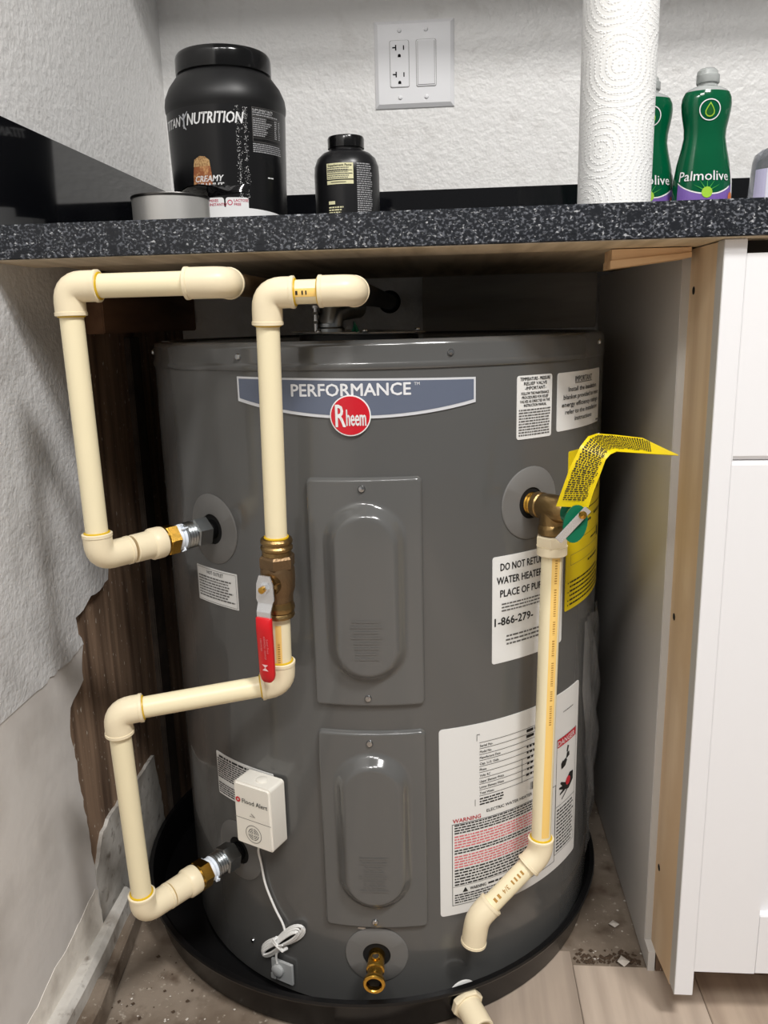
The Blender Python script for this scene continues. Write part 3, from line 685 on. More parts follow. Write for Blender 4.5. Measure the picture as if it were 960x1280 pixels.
fin('wall_flange', MB().lathe([(.019, 0), (.019, .003), (.014, .008)], K4+Vector((-.01, .655, .004)), (0, -1, 0), 28), black_soft, cold)

vb = K2+k23*.1195; ax = k23       # ball valve body, axis along the pipe
body = fin('valve_body', MB().lathe([(.0150, -.024), (.0150, -.019), (.0158, -.015), (.0172, -.011), (.0178, 0), (.0174, .010), (.0165, .013)], vb, ax, 32), brass_body, cold, angle=30)
fin('end_ring', MB().lathe([(.0122, -.0425), (.0155, -.0420), (.0162, -.0400), (.0155, -.0380), (.0144, -.0365), (.0160, -.0350), (.0166, -.0320), (.0160, -.029), (.0150, -.0265), (.0150, -.0235)], vb, ax, 32), brass_old, body, angle=30)
fin('hex_collar', MB().lathe([(.0168, .0115), (.0186, .013), (.0186, .0230), (.0165, .0255)], vb, ax, 6, phase=.5), brass_body, body, smooth=False)
fin('end_ring', MB().lathe([(.0145, .0245), (.0152, .026), (.0148, .030), (.0162, .0315), (.0164, .034), (.0150, .0358), (.0150, .0375), (.0163, .0385), (.0163, .0410), (.0150, .0430), (.0128, .0435)], vb, ax, 32), brass_old, body, angle=30)
fin('glue_ring', MB().lathe([(PR, .0430), (PR+.0016, .0434), (PR+.0014, .0446), (PR, .0450)], vb, ax, 28), glue, body)
sd_ = (Vector((-.30, -.954, 0))-ax*Vector((-.30, -.954, 0)).dot(ax)).normalized(); sr_ = ax.cross(sd_)*-1     # stem direction and the handle's width
sr_ = sd_.cross(ax)*-1
if sr_.x < 0: sr_ = -sr_
pv = vb-ax*.002
fin('stem_neck', MB().lathe([(.0115, .010), (.0115, .021), (.0085, .0215), (.0085, .026)], pv, sd_, 24), brass_old, body)
fin('stop_pin', MB().bbox(-.002, .002, -.002, .002, 0, .008, .0006).map(lambda a_, b_, c_: pv+sr_*(a_+.0115)+ax*(b_+.002)+sd_*(c_+.018)), brass_old, body)
hfn = lambda u, v, w: pv+sr_*u+ax*v+sd_*w
hd = fin('valve_handle', MB(), steel, cold) if False else None
plate = MB()
prof = [(.0130, .026, .0062), (.004, .026, .0092), (-.012, .026, .0100), (-.016, .0262, .0082), (-.024, .030, .0078), (-.036, .030, .0078)]
th = .0016
for v, w, hwid in prof: plate.v += [hfn(-hwid, v, w), hfn(hwid, v, w), hfn(hwid, v-.0002, w+th), hfn(-hwid, v-.0002, w+th)]
n = len(prof)
for i in range(n-1):
    for k in range(4): plate.f.append((i*4+k, i*4+(k+1) % 4, (i+1)*4+(k+1) % 4, (i+1)*4+k))
plate.f += [(3, 2, 1, 0), tuple((n-1)*4+k for k in range(4))]
hd = fin('valve_handle', plate, steel, cold, smooth=False)
grip = MB()
gp = [(-.0300, .0080, .0020), (-.0305, .0084, .0030), (-.044, .0087, .0030), (-.060, .0086, .0030), (-.085, .0084, .0030), (-.094, .0083, .0030), (-.0990, .0070, .0028), (-.1018, .0045, .0024), (-.1025, .002, .0018)]
off = [.0312, .0312, .0312, .0300, .0290, .0286, .0284, .0283, .0283]
for (v, hwid, t), w in zip(gp, off):
    for a_, b_ in ((-1, -.6), (-.85, -1), (.85, -1), (1, -.6), (1, .6), (.85, 1), (-.85, 1), (-1, .6)): grip.v.append(hfn(hwid*a_, v, w+t*b_))
for i in range(len(gp)-1):
    for k in range(8): grip.f.append((i*8+k, i*8+(k+1) % 8, (i+1)*8+(k+1) % 8, (i+1)*8+k))
grip.f += [tuple(range(8)), tuple((len(gp)-1)*8+k for k in reversed(range(8)))]
fin('handle_grip', grip, red_grip, hd, angle=60)
pr = MB()
for s_, u0, v0, h_, w_ in (('Lead Free', .0045, -.052, .0020, .016), ('600WOG 150WSP', .0012, -.049, .0022, .026), ('100WSP', -.0028, -.052, .0018, .014)):
    t = text2d(s_, 0, 0, h_, w_, .004, align='L', z=0); pr.add([(v.y+u0, v0-v.x, 0) for v in t.v], t.f)
pr.add([(-.0035, -.0810, 0), (.0035, -.0810, 0), (0, -.0845, 0)], [(0, 1, 2)]); pr.add([(-.0035, -.0880, 0), (.0035, -.0880, 0), (0, -.0845, 0)], [(0, 1, 2)])
fin('grip_print', pr.map(lambda u, v, w: hfn(u, v, .0350-(-.044-v)*.048)), mat('pale pink ink', (240, 200, 200), .5), hd, smooth=False)
fin('handle_nut', MB().lathe([(.0056, 0), (.0056, .004)], pv+sd_*.0276, sd_, 6), steel, hd, smooth=False)
fin('stem_end', MB().lathe([(.0034, 0), (.0034, .003), (.0022, .0036)], pv+sd_*.0314, sd_, 16), brass, hd)

# relief valve on the right port
rv = thing('relief_valve', radial(38.5, .585, .03), 'brass relief valve with green lever and yellow tag on right port', 'valve')
ro = radial(38.5, .6155, 0); rn = az(38.5)
fin('inlet_thread', MB().lathe([(.0112, .0006), (.0125, .002), (.0115, .004), (.0125, .006), (.0115, .008), (.0128, .0095)], ro, rn, 28), brass, rv)
vbod = fin('valve_body', MB().lathe([(.0125, .009), (.0142, .0105), (.0142, .017), (.0130, .0185), (.0138, .022), (.0145, .030), (.0145, .046), (.0125, .052), (.0105, .055)], ro, rn, 32), brass_old, rv, angle=30)
oc = radial(38.5, 0, .0335)
fin('outlet', MB().lathe([(.0140, .616), (.0138, .598), (.0150, .596), (.0155, .5935), (.0155, .588), (.0135, .5865)], oc, (0, 0, 1), 32), brass_old, vbod, angle=30)
fin('cast_mark', text2d('<', .0, .6130, .008, .006, .01).map(wrapper(oc, (0, 0, 1), (-.15, -1, 0), .0148)), brass, vbod, smooth=False)
fin('spring_cap', MB().lathe([(.0105, .054), (.0118, .055), (.0118, .062), (.008, .064)], ro, rn, 24), green_vinyl, rv)
go = Vector((.5660, -.0080, .6130)); gn = Vector((.25, -.96, .1)).normalized(); gu = (Vector((0.22, 0, 1))-gn*Vector((0.22, 0, 1)).dot(gn)).normalized(); gw = gn.cross(gu)*-1
fin('link_rod', MB().tube([ro+rn*.060, ro+rn*.075, go-gn*.001], .004, 12), brass, rv)
fin('green_disc', MB().prism([(.0125*math.cos(2*math.pi*k/28), .0190*math.sin(2*math.pi*k/28)) for k in range(28)], .0022, lambda a_, b_, c_: go+gw*a_+gu*b_+gn*c_), green_vinyl, rv)
la, lb_ = Vector((.5775, -.0125, .6290)), Vector((.5490, -.0150, .5975)); ld = (la-lb_).normalized(); lw = gn.cross(ld).normalized()
fin('lever', MB().bbox(-.0042, .0042, 0, (la-lb_).length, 0, .0014, .0005).map(lambda a_, b_, c_: lb_+lw*a_+ld*b_+gn*c_), steel, rv)
fin('lever_rivet', MB().lathe([(.0042, 0), (.0038, .002), (.0, .003)], la-ld*.008+gn*.0012, gn, 14), brass, rv)
# yellow warning tag: rises from the lever, then curls over to the right
A = [(.549, .004, .628), (.553, .002, .642), (.561, .0, .668), (.571, .003, .6885), (.580, .014, .6965), (.592, .034, .6965), (.612, .040, .694), (.639, .040, .6905), (.660, .022, .6805), (.664, .0, .6795)]
B = [(.580, -.002, .628), (.5835, -.003, .642), (.590, -.004, .662), (.5945, -.004, .676), (.599, -.003, .681), (.605, -.001, .6835), (.615, .0, .6825), (.633, .0, .681), (.6545, -.003, .6798), (.6638, -.004, .6793)]
nA = len(A); tg = MB(); NW = 10
tpt = lambda s_, t: (lambda i, fr: (Vector(A[i]).lerp(Vector(A[i+1]), fr)).lerp(Vector(B[i]).lerp(Vector(B[i+1]), fr), t))(min(int(s_), nA-2), s_-min(int(s_), nA-2))
NS = 36
def tagm(off):
    P = []
    for i in range(NS+1):
        for k in range(NW+1):
            s_ = (nA-1)*i/NS; t = k/NW
            p = tpt(s_, t); du = tpt(min(s_+.1, nA-1), t)-tpt(max(s_-.1, 0), t); dv = tpt(s_, min(t+.05, 1))-tpt(s_, max(t-.05, 0))
            nn = dv.cross(du); nn = nn.normalized() if nn.length > 1e-9 else Vector((0, -1, 0))
            P.append(p+nn*off)
    return P
fq = [(i*(NW+1)+k, i*(NW+1)+k+1, (i+1)*(NW+1)+k+1, (i+1)*(NW+1)+k) for i in range(NS) for k in range(NW)]
m = MB().add(tagm(.0002), fq); m.add(tagm(-.0002), [tuple(reversed(f)) for f in fq])
tgo = fin('warning_tag', m, yellow_paper, rv, angle=75)
lines = MB()
def tagpoint(s_, t, off=.0011):
    p = tpt(s_, t); du = tpt(min(s_+.1, nA-1), t)-tpt(max(s_-.1, 0), t); dv = tpt(s_, min(t+.05, 1))-tpt(s_, max(t-.05, 0))
    nn = dv.cross(du).normalized()
    return p+nn*off
q = random.Random(2)
cl = [0.]
for i in range(nA-1): cl.append(cl[-1]+(tpt(i+.999, .5)-tpt(i, .5)).length)
def s_at(d_):
    for i in range(nA-1):
        if d_ <= cl[i+1]: return i+(d_-cl[i])/(cl[i+1]-cl[i])
    return nA-1.01
for i in range(55):
    d0 = .008+i*.0022
    if d0 > cl[-1]-.012: break
    s0 = s_at(d0); hh = (s_at(d0+.0006)-s0)
    t = .10+.04*q.random(); te = .92-.1*q.random()
    while t < te:
        w_ = q.uniform(.04, .14); e_ = min(t+w_, te)
        lines.add([tagpoint(s0-hh, t), tagpoint(s0-hh, e_), tagpoint(s0+hh, e_), tagpoint(s0+hh, t)], [(0, 1, 2, 3)]); t += w_+.03
fin('tag_print', lines, ink, tgo, smooth=False)

# discharge pipe
dp = thing('discharge_pipe', (.51, .03, .09), 'cream plastic discharge pipe with two angled bends below the relief valve', 'pipe')
D0 = Vector((oc.x, oc.y, .5865)); D1 = Vector((.5455, .040, .2065)); D2 = Vector((.4715, .010, .1400)); D3 = Vector((.4670, .009, .107))
fin('adapter', MB().lathe([(.0150, .5640), (.0162, .5650), (.0162, .5740), (.0166, .5745)], (oc.x, oc.y, 0), seg=32).lathe([(.0176, .5745), (.0180, .5755), (.0180, .5850), (.0172, .5862)], (oc.x, oc.y, 0), seg=6, phase=.35), cpvc_fit, dp, smooth=True, angle=25)
D0 = Vector((oc.x, oc.y, .566))
dv1 = (D1-D0).normalized(); dv2 = (D2-D1).normalized(); dv3 = (D3-D2).normalized()
pp = pipe(dp, D0, D1-dv1*.010)
print_on_pipe(pp, D0, D1, (.36, -1, 0), .01, .93, .0095, ['-'*14, '-'*16, '-'*8, '-'*10, '-'*14, '-'*6, '-'*12], .0026, ink_gold, True, .006)
elbow(dp, D1, -dv1, dv2, .0200, .0215, True, False, b=.012)
p5 = pipe(dp, D1+dv2*.012, D2-dv2*.012)
print_on_pipe(p5, D1+dv2*.022, D2-dv2*.020, (-.35, -1, .3), .08, .98, .008, ['-----', '3/4', '---'], .0052, ink_gold, False)
elbow(dp, D2, -dv2, dv3, .0235, .0330, False, False, b=.012)

# drain valve
dv = fin('drain_valve', MB().lathe([(.0098, -.0005), (.0098, .018), (.0106, .0185), (.0106, .024), (.0090, .025), (.0090, .0360), (.0120, .0375), (.0128, .039), (.0128, .0430), (.0118, .0440), (.0092, .0440), (.0085, .043), (.0085, .036)], radial(.63, .082, 0), az(.63)+Vector((0, 0, -.05)), 32, False, False), brass, H, angle=30)
fin('stem_port', MB().lathe([(.0052, .0), (.0052, .0118), (.0040, .0122), (.0040, .0105)], radial(.63, .082, .0140), (0, -.1, 1), 20, False, False), brass, dv)
fin('stem_screw', MB().lathe([(.0041, .004), (.0041, .0108)], radial(.63, .082, .0140), (0, -.1, 1), 16), dark_steel, dv)
fin('bore', MB().lathe([(.0086, 0), (.0086, .001)], radial(.63, .080, .0370), az(.63), 6), black_hole, dv, smooth=False)

# drain fitting through the pan wall
pf = thing('pan_drain_fitting', (.46, .0, .03), 'cream plastic pipe adapter sticking out of the black drain pan', 'fitting')
fo = PC+az(25)*.326+Vector((0, 0, .026)); fa = (az(27)+Vector((0, 0, -.12))).normalized()
fin('flange', MB().lathe([(.0185, .0), (.0195, .001), (.0195, .007), (.018, .0085)], fo, fa, 8, phase=.2), cpvc_fit, pf, smooth=False)
fin('socket', MB().lathe([(.0150, .007), (.0148, .0400), (.0140, .0408), (.0118, .0408), (.0112, .038), (.0112, .012), (.0, .011)], fo, fa, 32, False, False), cpvc_fit, pf, angle=35)
fin('inner_nut', MB().lathe([(.0150, -.010), (.0185, -.009), (.0185, -.0065), (.015, -.0055)], fo+Vector((0, 0, .0025)), az(25), 24), paper, pf)

# ------------------------------------------------------------------ flood alarm
fc = -24.8; fn0 = az(fc); fr_ = Vector((math.cos(R(fc)), math.sin(R(fc)), 0))
fa_ = thing('flood_alarm', TC+fn0*(TR+.015)+Vector((0, 0, .2225)), 'white flood alarm box with round speaker grille stuck on the heater', 'alarm')
bx = lambda u, v, w: TC+fn0*(TR+.0008+w)+fr_*u+Vector((0, 0, .2225+v))
def rbox(x0, x1, y0, y1, z0, z1, r=.004, bev=.0015):
    bm = bmesh.new(); p = rrect(x0, x1, y0, y1, r, 4)
    f = bm.faces.new([bm.verts.new((a_, b_, z0)) for a_, b_ in p]); ex = bmesh.ops.extrude_face_region(bm, geom=[f])
    for v in ex['geom']:
        if isinstance(v, bmesh.types.BMVert): v.co.z = z1
    bmesh.ops.recalc_face_normals(bm, faces=bm.faces[:])
    es = [e for e in bm.edges if all(abs(v.co.z-z1) < 1e-7 for v in e.verts)]
    bmesh.ops.bevel(bm, geom=es, offset=bev, segments=3, affect='EDGES')
    bm.verts.index_update(); m = MB().add([v.co.copy() for v in bm.verts], [[v.index for v in f.verts] for f in bm.faces]); bm.free(); return m
fin('case', rbox(-.0262, .0262, 0, .0800, .002, .0300, .004, .0022).map(bx), alarm_white, fa_, angle=50)
fin('case_seam', bar(-.0258, .0258, .0343, .0350, .03012).map(bx), alarm_grey, fa_, smooth=False)
fin('clip_bump', MB().lathe([(.007, 0), (.0068, .0012), (.0055, .0018)], bx(.004, .0798, .014), (0, 0, 1), 20).map(lambda a_, b_, c_: (a_, b_, c_)), alarm_white, fa_)
w_ = .0306
fin('logo_mark', disc2d(-.0195, .0580, .0034, w_, 20, .0014).map(bx), ink_red, fa_, smooth=False)
fin('lettering', text2d('Flood Alert', .0045, .0580, .0056, .0360, .004, z=w_).map(bx), ink, fa_, smooth=False)
fin('arrow_mark', join(bar(-.004, .004, .0402, .0408, w_), MB().add([(.003, .0402, w_), (.0042, .0402, w_), (-.001, .0442, w_), (-.002, .0438, w_)], [(0, 1, 2, 3)])).map(bx), alarm_grey, fa_, smooth=False)
gr = fin('speaker_grille', disc2d(.0, .0175, .0114, .0303, 32, .0106).map(bx), alarm_grey, fa_, smooth=False)
for r_ in (.0075, .0052, .0030): fin('grille_slot', disc2d(.0, .0175, r_, .0304, 28, r_-.0009).map(bx), ink_grey, gr, smooth=False)
fin('grille_spoke', join(bar(-.0006, .0006, .0095, .0255, .0305), bar(-.008, .008, .0169, .0181, .0305)).map(bx), alarm_white, gr, smooth=False)
# wire, coil and sensor
sw = thing('leak_sensor', radial(-23.5, .02, .005), 'white sensor wire in a tied coil hanging below the flood alarm', 'sensor')
def sp(a, z, s=.004): return radial(a, z, s)
def smooth_path(pts, n=8):
    P = [Vector(p) for p in pts]; P = [P[0]*2-P[1]]+P+[P[-1]*2-P[-2]]; out = []
    for i in range(1, len(P)-2):
        for k in range(n):
            t = k/n; a_, b_, c_, d_ = P[i-1:i+3]
            out.append(.5*((2*b_)+(-a_+c_)*t+(2*a_-5*b_+4*c_-d_)*t*t+(-a_+3*b_-3*c_+d_)*t**3))
    return out+[P[-2]]
fin('wire', MB().tube(smooth_path([bx(.001, -.002, .014), sp(-26.8, .205, .012), sp(-27.6, .178, .004), sp(-26.9, .150, .003), sp(-24.5, .122, .003), sp(-22.3, .104, .004), sp(-21.4, .090, .006)]), .0014, 8), wire_white, sw)
ca, cz_ = -22.8, .0795; q = random.Random(8)
for i in range(6):
    L = .0435-.0025*i*.6+q.uniform(-.002, .002); wd = .0135-.0016*i+q.uniform(-.0006, .0006); th0 = R(46+q.uniform(-3, 3)); pts = []
    for k in range(29):
        t = 2*math.pi*k/28; u = L*math.cos(t); v = wd*math.sin(t)*(.45+.55*abs(math.cos(t)))
        pts.append(sp(ca+math.degrees((u*math.cos(th0)-v*math.sin(th0))/TR), cz_+u*math.sin(th0)+v*math.cos(th0), .004+.0013*i+.001*math.sin(t)))
    fin('coil_loop', MB().tube(pts, .0013, 7, False), wire_white, sw)
fin('coil_tie', MB().tube([sp(ca-1.3, cz_+.004, .0135), sp(ca, cz_+.0005, .0145), sp(ca+1.2, cz_-.0045, .0135), sp(ca+1.4, cz_-.0065, .006)], .0022, 8).tube([sp(ca-1.3, cz_+.004, .006), sp(ca-1.2, cz_+.005, .0135)], .0018, 8).tube([sp(ca, cz_+.001, .0145), sp(ca-.9, cz_+.011, .016)], .0012, 6).tube([sp(ca, cz_+.001, .0145), sp(ca+1.6, cz_+.006, .016)], .0012, 6), wire_white, sw)
fin('sensor_wire', MB().tube(smooth_path([sp(-23.9, .066, .006), sp(-24.6, .056, .006), sp(-24.3, .046, .007)], 6), .0014, 8), wire_white, sw)
sfn = lambda u, v, w: radial(-23.2, .0205, .003+w)+Vector((math.cos(R(-23.2)), math.sin(R(-23.2)), 0))*u+Vector((0, 0, v))
fin('sensor_plate', rbox(-.0155, .0155, .0, .0290, 0, .0030, .001, .0006).map(sfn), clear_grey, sw, angle=50)
fin('sensor_head', MB().lathe([(.0078, 0), (.0078, .004), (.006, .0052), (.0, .0055)], sfn(-.005, .0165, .003), az(-23.2), 20), clear_grey, sw)
fin('sensor_tab', rbox(-.0155, -.008, .002, .010, .003, .0055, .001, .0006).map(sfn), clear_grey, sw)

# document pouch taped to the right flank of the heater
pm = MB(); nu, nv = 14, 40; q = random.Random(6)
for j in range(nv+1):
    for i in range(nu+1):
        a = 61.5+25*i/nu; z = .092+.352*j/nv; k = j/nv
        narrow = 1.0 if k < .9 else 1-.35*(k-.9)/.1
        a = 61.5+7*(1-min(1, k*1.15))+ (25*i/nu)*narrow+3*max(0, (.25-k))
        h = .0012+.0085*abs(math.sin(i*.9+z*9))*(.4+.6*math.sin(math.pi*k))+.003*math.sin(z*60+i*.8)*math.sin(math.pi*i/nu)
        pm.v.append(radial(a, z, max(h, .0008)))
for j in range(nv):
    for i in range(nu): b_ = j*(nu+1)+i; pm.f.append((b_, b_+1, b_+nu+2, b_+nu+1))
fin('document_pouch', pm, film, H, angle=80)

# ------------------------------------------------------------------ things on the counter
CZ = .9131
# protein tub
J = Vector((.1612, .31, CZ)); JR = .0752
jar = thing('protein_tub', J, 'big black protein powder tub with screw lid on the counter', 'tub')
jb_ = lambda h: h-.9131
fin('tub_body', MB().lathe([(.0, 0), (.066, 0), (.0695, .004), (.0705, .03), (.0728, .12), (.0745, .158), (.0758, .162), (.0762, .168), (.0752, .176), (.070, .188), (.061, .200), (.0570, .2035), (.0565, .2130)], J, seg=64, cap0=False), black_soft, jar)
fin('tub_lid', MB().lathe([(.0575, .2035), (.0594, .2045), (.0598, .2080), (.0596, .2215), (.0588, .2255), (.0570, .2278), (.0, .2285)], J, seg=72, cap0=False, cap1=False), black_cap, jar, angle=35)
def jr(z): return .0706+(.0745-.0706)*max(0, min(1, (z-.943)/.128))
def jw(a):
    f = az(a); sd = Vector((0, 0, 1)).cross(f)
    def fn(x, y, z):
        r = jr(y)+.0004+z*1.6; t = x/.073
        return Vector((J.x, J.y, y))+(f*math.cos(t)+sd*math.sin(t))*r
    return fn
def jart(name, mb, a, m, parent): return fin(name, cut(mb, .0022).map(jw(a)), m, parent, smooth=False)
wrapm = MB(); n = 120
lb = fin('wrap_label', MB().add([jw(0)(.073*2*math.pi*k/n, z, .0) for z in (.9300, .98, 1.03, 1.0705) for k in range(n)], [(i*n+k, i*n+(k+1) % n, (i+1)*n+(k+1) % n, (i+1)*n+k) for i in range(3) for k in range(n)]), mat('satin black print', (14, 14, 16), .28), jar)
def jtext(s_, a0, a1, z, h, m, bold=.02, shear=.25):
    w = R(a1-a0)*.073; jart('lettering', text2d(s_, 0, z, h, w, bold, shear, z=.0003), (a0+a1)/2, m, lb)
jtext('TITAN', -60, -33.5, 1.0553, .0105, ink_white); jtext('NUTRITION', -25.5, 30, 1.0560, .0125, ink_white)
fig = MB()
for pts in ([(-.001, -.009), (.0015, -.009), (.0015, .004), (-.0005, .004)], [(-.0005, .002), (.0065, .0095), (.0075, .009), (.001, .0005)], [(.0, .002), (-.0065, .0075), (-.0072, .0068), (-.001, .0)], [(-.001, -.004), (.004, -.010), (.003, -.011), (-.002, -.006)]): fig.add([(a_, 1.0555+b_, .0003) for a_, b_ in pts], [tuple(range(len(pts)))])
fig.add(disc2d(.0007, 1.0615, .0018, .0003, 12).v, [tuple(range(12))]); jart('figure_mark', fig, -29.5, mat('silver ink', (170, 172, 176), .4), lb)
gl = MB().add([(a_, b_, .0003) for a_, b_ in ((-.014, .968), (.012, .968), (.0125, .990), (.0115, 1.0), (.0105, 1.004), (-.0105, 1.004), (-.0125, .994))], [tuple(range(7))])
jart('shake_picture', gl, -13, brown_food, lb)
jart('crumble_picture', MB().add([(a_, b_, .00035) for a_, b_ in ((-.0115, 1.002), (.0112, 1.002), (.0105, 1.0085), (.005, 1.0128), (-.002, 1.0138), (-.0095, 1.010))], [tuple(range(6))]), -13, crumb_food, lb)
jtext('CREAMY', -21, 8, .9878, .0068, ink_white, .03); jtext('PEANUT', -20, 8, .9795, .0062, ink_white, .03); jtext('BUTTER', -20, 8, .9715, .0062, ink_white, .03)
q = random.Random(12); dots = MB()
for k in range(420):
    b0 = q.choice((0, 1)); xx = (-.0045 if b0 else .0045)+q.gauss(0, .0017); zz = q.uniform(.962, 1.069); r_ = q.uniform(.0002, .00045)
    dots.add([(xx-r_, zz, .0003), (xx, zz-r_, .0003), (xx+r_, zz, .0003), (xx, zz+r_, .0003)], [(0, 1, 2, 3)])
fin('glitter_dots', dots.map(jw(27.5)), ink_white, lb, smooth=False)
fx = R(38)*.073/2
jart('facts_frame', join(frame_lines(-fx, fx, 1.030, 1.0690, .0005, .0003), bar(-fx, fx, 1.0585, 1.0592, .0003, 6), bar(-fx, fx, 1.0345, 1.0349, .0003, 6), *[bar(-fx, fx, 1.0365+i*.0024, 1.0368+i*.0024, .0003, 6) for i in range(9)]), 57, ink_grey, lb)
jart('lettering', text2d('SUPPLEMENT FACTS', -fx+.001, 1.0660, .0026, .030, .01, align='L', z=.0003), 57, ink_white, lb)
jart('fine_print', join(greek(-fx+.001, fx-.002, 1.0595, 1.0645, 2, .5, .0003, .4), greek(-fx+.001, fx-.018, 1.0365, 1.0580, 9, .45, .0003, .5), greek(fx-.014, fx-.009, 1.0365, 1.0580, 9, .5, .0003, .3), greek(fx-.006, fx-.002, 1.0365, 1.0580, 9, .5, .0003, .3), greek(-fx, fx, 1.018, 1.0290, 5, .5, .0003, .1)), 57, mat('pale grey ink', (170, 170, 172), .5), lb)
jart('fine_print', greek(-.005, .005, .9895, .9912, 1, .8, .0003, 0), 57.5, ink_white, lb)
band = MB()
for k in range(24):
    a0 = R(-75+k*6)*.073; a1 = R(-75+(k+1)*6)*.073; zt = lambda a_: .9545-.004*max(0, (a_/.073))**2
    band.add([(a0, .931, .0002), (a1, .931, .0002), (a1, zt(a1), .0002), (a0, zt(a0), .0002)], [(0, 1, 2, 3)])
jart('white_band', band, 0, ink_white, lb)
for a_, t1, t2 in ((-31, '', ''), (-4.5, 'MIXES', 'INSTANTLY'), (19.5, 'LACTOSE', 'FREE')):
    jart('tab', MB().add([(x_, y_, .00025) for x_, y_ in rrect(-.0143, .0143, .950, .9655, .003)], [tuple(range(16))]), a_, ink_white, lb)
    if t1: jart('lettering', join(text2d(t1, -.004, .9620, .0030, None, .02, align='L', z=.0004), text2d(t2, -.004, .9575, .0030, None, .02, align='L', z=.0004), disc2d(-.009, .9595, .0032, .0004, 16, .0022 if t2 == 'FREE' else 0.)), a_, mat('magenta ink', (206, 60, 96), .5), lb)

# supplement bottle
B_ = Vector((.3116, .33, CZ))
sb = thing('supplement_bottle', B_, 'small black supplement bottle with pale yellow facts panel', 'bottle')
fin('bottle_body', MB().lathe([(.0, 0), (.038, 0), (.0410, .004), (.0418, .012), (.0425, .085), (.0418, .096), (.0380, .106), (.0310, .1125), (.0235, .1155), (.0215, .1165), (.0215, .120)], B_, seg=56, cap0=False), mat('satin black bottle', (22, 22, 24), .3), sb)
fin('bottle_cap', MB().lathe([(.0222, .1185), (.0236, .1190), (.0238, .1305), (.0228, .1328), (.0, .1332)], B_, seg=48, cap0=False, cap1=False), black_cap, sb, angle=35)
def bw(a):
    f = az(a); s2 = Vector((0, 0, 1)).cross(f)
    def fn(x, y, z):
        t = x/.0425; r = .0419+(y-.925)*.0082+.0004+z
        return Vector((B_.x, B_.y, y))+(f*math.cos(t)+s2*math.sin(t))*r
    return fn
bart = lambda nm, mb, a, m, par=None: fin(nm, cut(mb, .002).map(bw(a)), m, par or sb, smooth=False)
fp = bart('facts_panel', join(bar(-.0175, .0175, .9895, 1.0085, 0, 8), bar(-.0175, .0175, .9835, .9880, 0, 8)), -6, cream_label)
bart('lettering', text2d('Supplement Facts', 0, 1.0060, .0026, .031, .02, z=.0003), -6, ink, fp)
bart('fine_print', greek(-.0165, .0165, .9900, 1.0040, 6, .4, .0003, .3), -6, ink_grey, fp); bart('rule', join(bar(-.0165, .0165, .9955, .9960, .0003, 6), bar(-.0165, .0165, .9995, 1.0, .0003, 6), bar(-.012, .008, .9855, .9862, .0003, 5)), -6, ink, fp)
bart('fine_print', greek(-.0115, .0115, .946, 1.009, 24, .5, .0003, .18), 39, mat('pale grey ink', (170, 170, 172), .5), fp)
bart('fine_print', join(greek(-.016, -.007, .9590, .9640, 1, .8, .0003, 0), greek(-.016, .006, .9480, .9575, 3, .5, .0003, .3)), -6, cream_label, fp)

# shallow tin and black foil wrapper
T_ = Vector((.1415, .120, CZ))
tn = thing('metal_tin', T_, 'shallow brushed metal tin near the counter edge', 'tin')
fin('tin_wall', MB().lathe([(.0, 0), (.0400, 0), (.0412, .0015), (.0412, .0340), (.0405, .0340), (.0400, .002), (.0, .0015)], T_, seg=56, cap0=False, cap1=False), tin, tn, angle=35)
fin('tin_rim', MB().lathe([(.0405, .0335), (.0418, .0338), (.0423, .0352), (.0418, .0366), (.0405, .0368), (.0402, .0352)], T_, seg=56, cap0=False, cap1=False), mat('dark rim metal', (90, 88, 86), .3, metal=1.), tn)
fo_ = MB(); A_ = [(.1480, .135, .9508), (.162, .130, .9522), (.175, .128, .9545), (.190, .128, .9565), (.205, .130, .9575), (.224, .134, .9580)]
for i, p in enumerate(A_):
    for k in range(7):
        t = k/6-.5; wdt = (.022, .026, .026, .024, .018, .004)[i]; fo_.v.append(Vector((p[0]+.004*math.sin(k*2.), p[1]+t*wdt, p[2]+.001+.0042*math.sin(k*2.1+i*1.1)-(.006*t if i < 4 else 0))))
for i in range(5):
    for k in range(6): fo_.f.append((i*7+k, i*7+k+1, (i+1)*7+k+1, (i+1)*7+k))
nb = len(fo_.v); fo_.v += [v-Vector((0, 0, .0012)) for v in fo_.v[:nb]]; fo_.f += [tuple(nb+j for j in reversed(f)) for f in fo_.f[:]]
tag(fin('foil_wrapper', fo_, foil, origin=(.18, .13, .951), angle=70), 'crumpled shiny black wrapper lying across the metal tin', 'wrapper')

# paper towel roll
P_ = Vector((.6315, .20, CZ)); m = MB(); n = 72; zs = [0, .001]+[.28*k/8 for k in range(1, 9)]; m.uv = []
for z in zs:
    for k in range(n+1):
        t = 2*math.pi*k/n; m.v.append(P_+Vector((.0405*math.cos(t), .0405*math.sin(t), z))); m.uv.append((.0405*t, z))
for i in range(len(zs)-1):
    for k in range(n): m.f.append((i*(n+1)+k, i*(n+1)+k+1, (i+1)*(n+1)+k+1, (i+1)*(n+1)+k))
pt = thing('paper_towel_roll', P_, 'white embossed paper towel roll standing on the counter', 'paper towel')
o = fin('paper_roll', m, towel_m, pt, angle=60)
fin('roll_end', MB().lathe([(.0404, 0), (.019, 0)], P_+Vector((0, 0, .2800)), seg=48, cap0=False, cap1=False), towel_m, pt, smooth=False)
fin('cardboard_core', MB().lathe([(.0190, .0002), (.0190, .2802), (.0180, .2802), (.0180, .0002)], P_, seg=32, cap0=False, cap1=False), mat('brown card', (170, 140, 105), .8), pt)

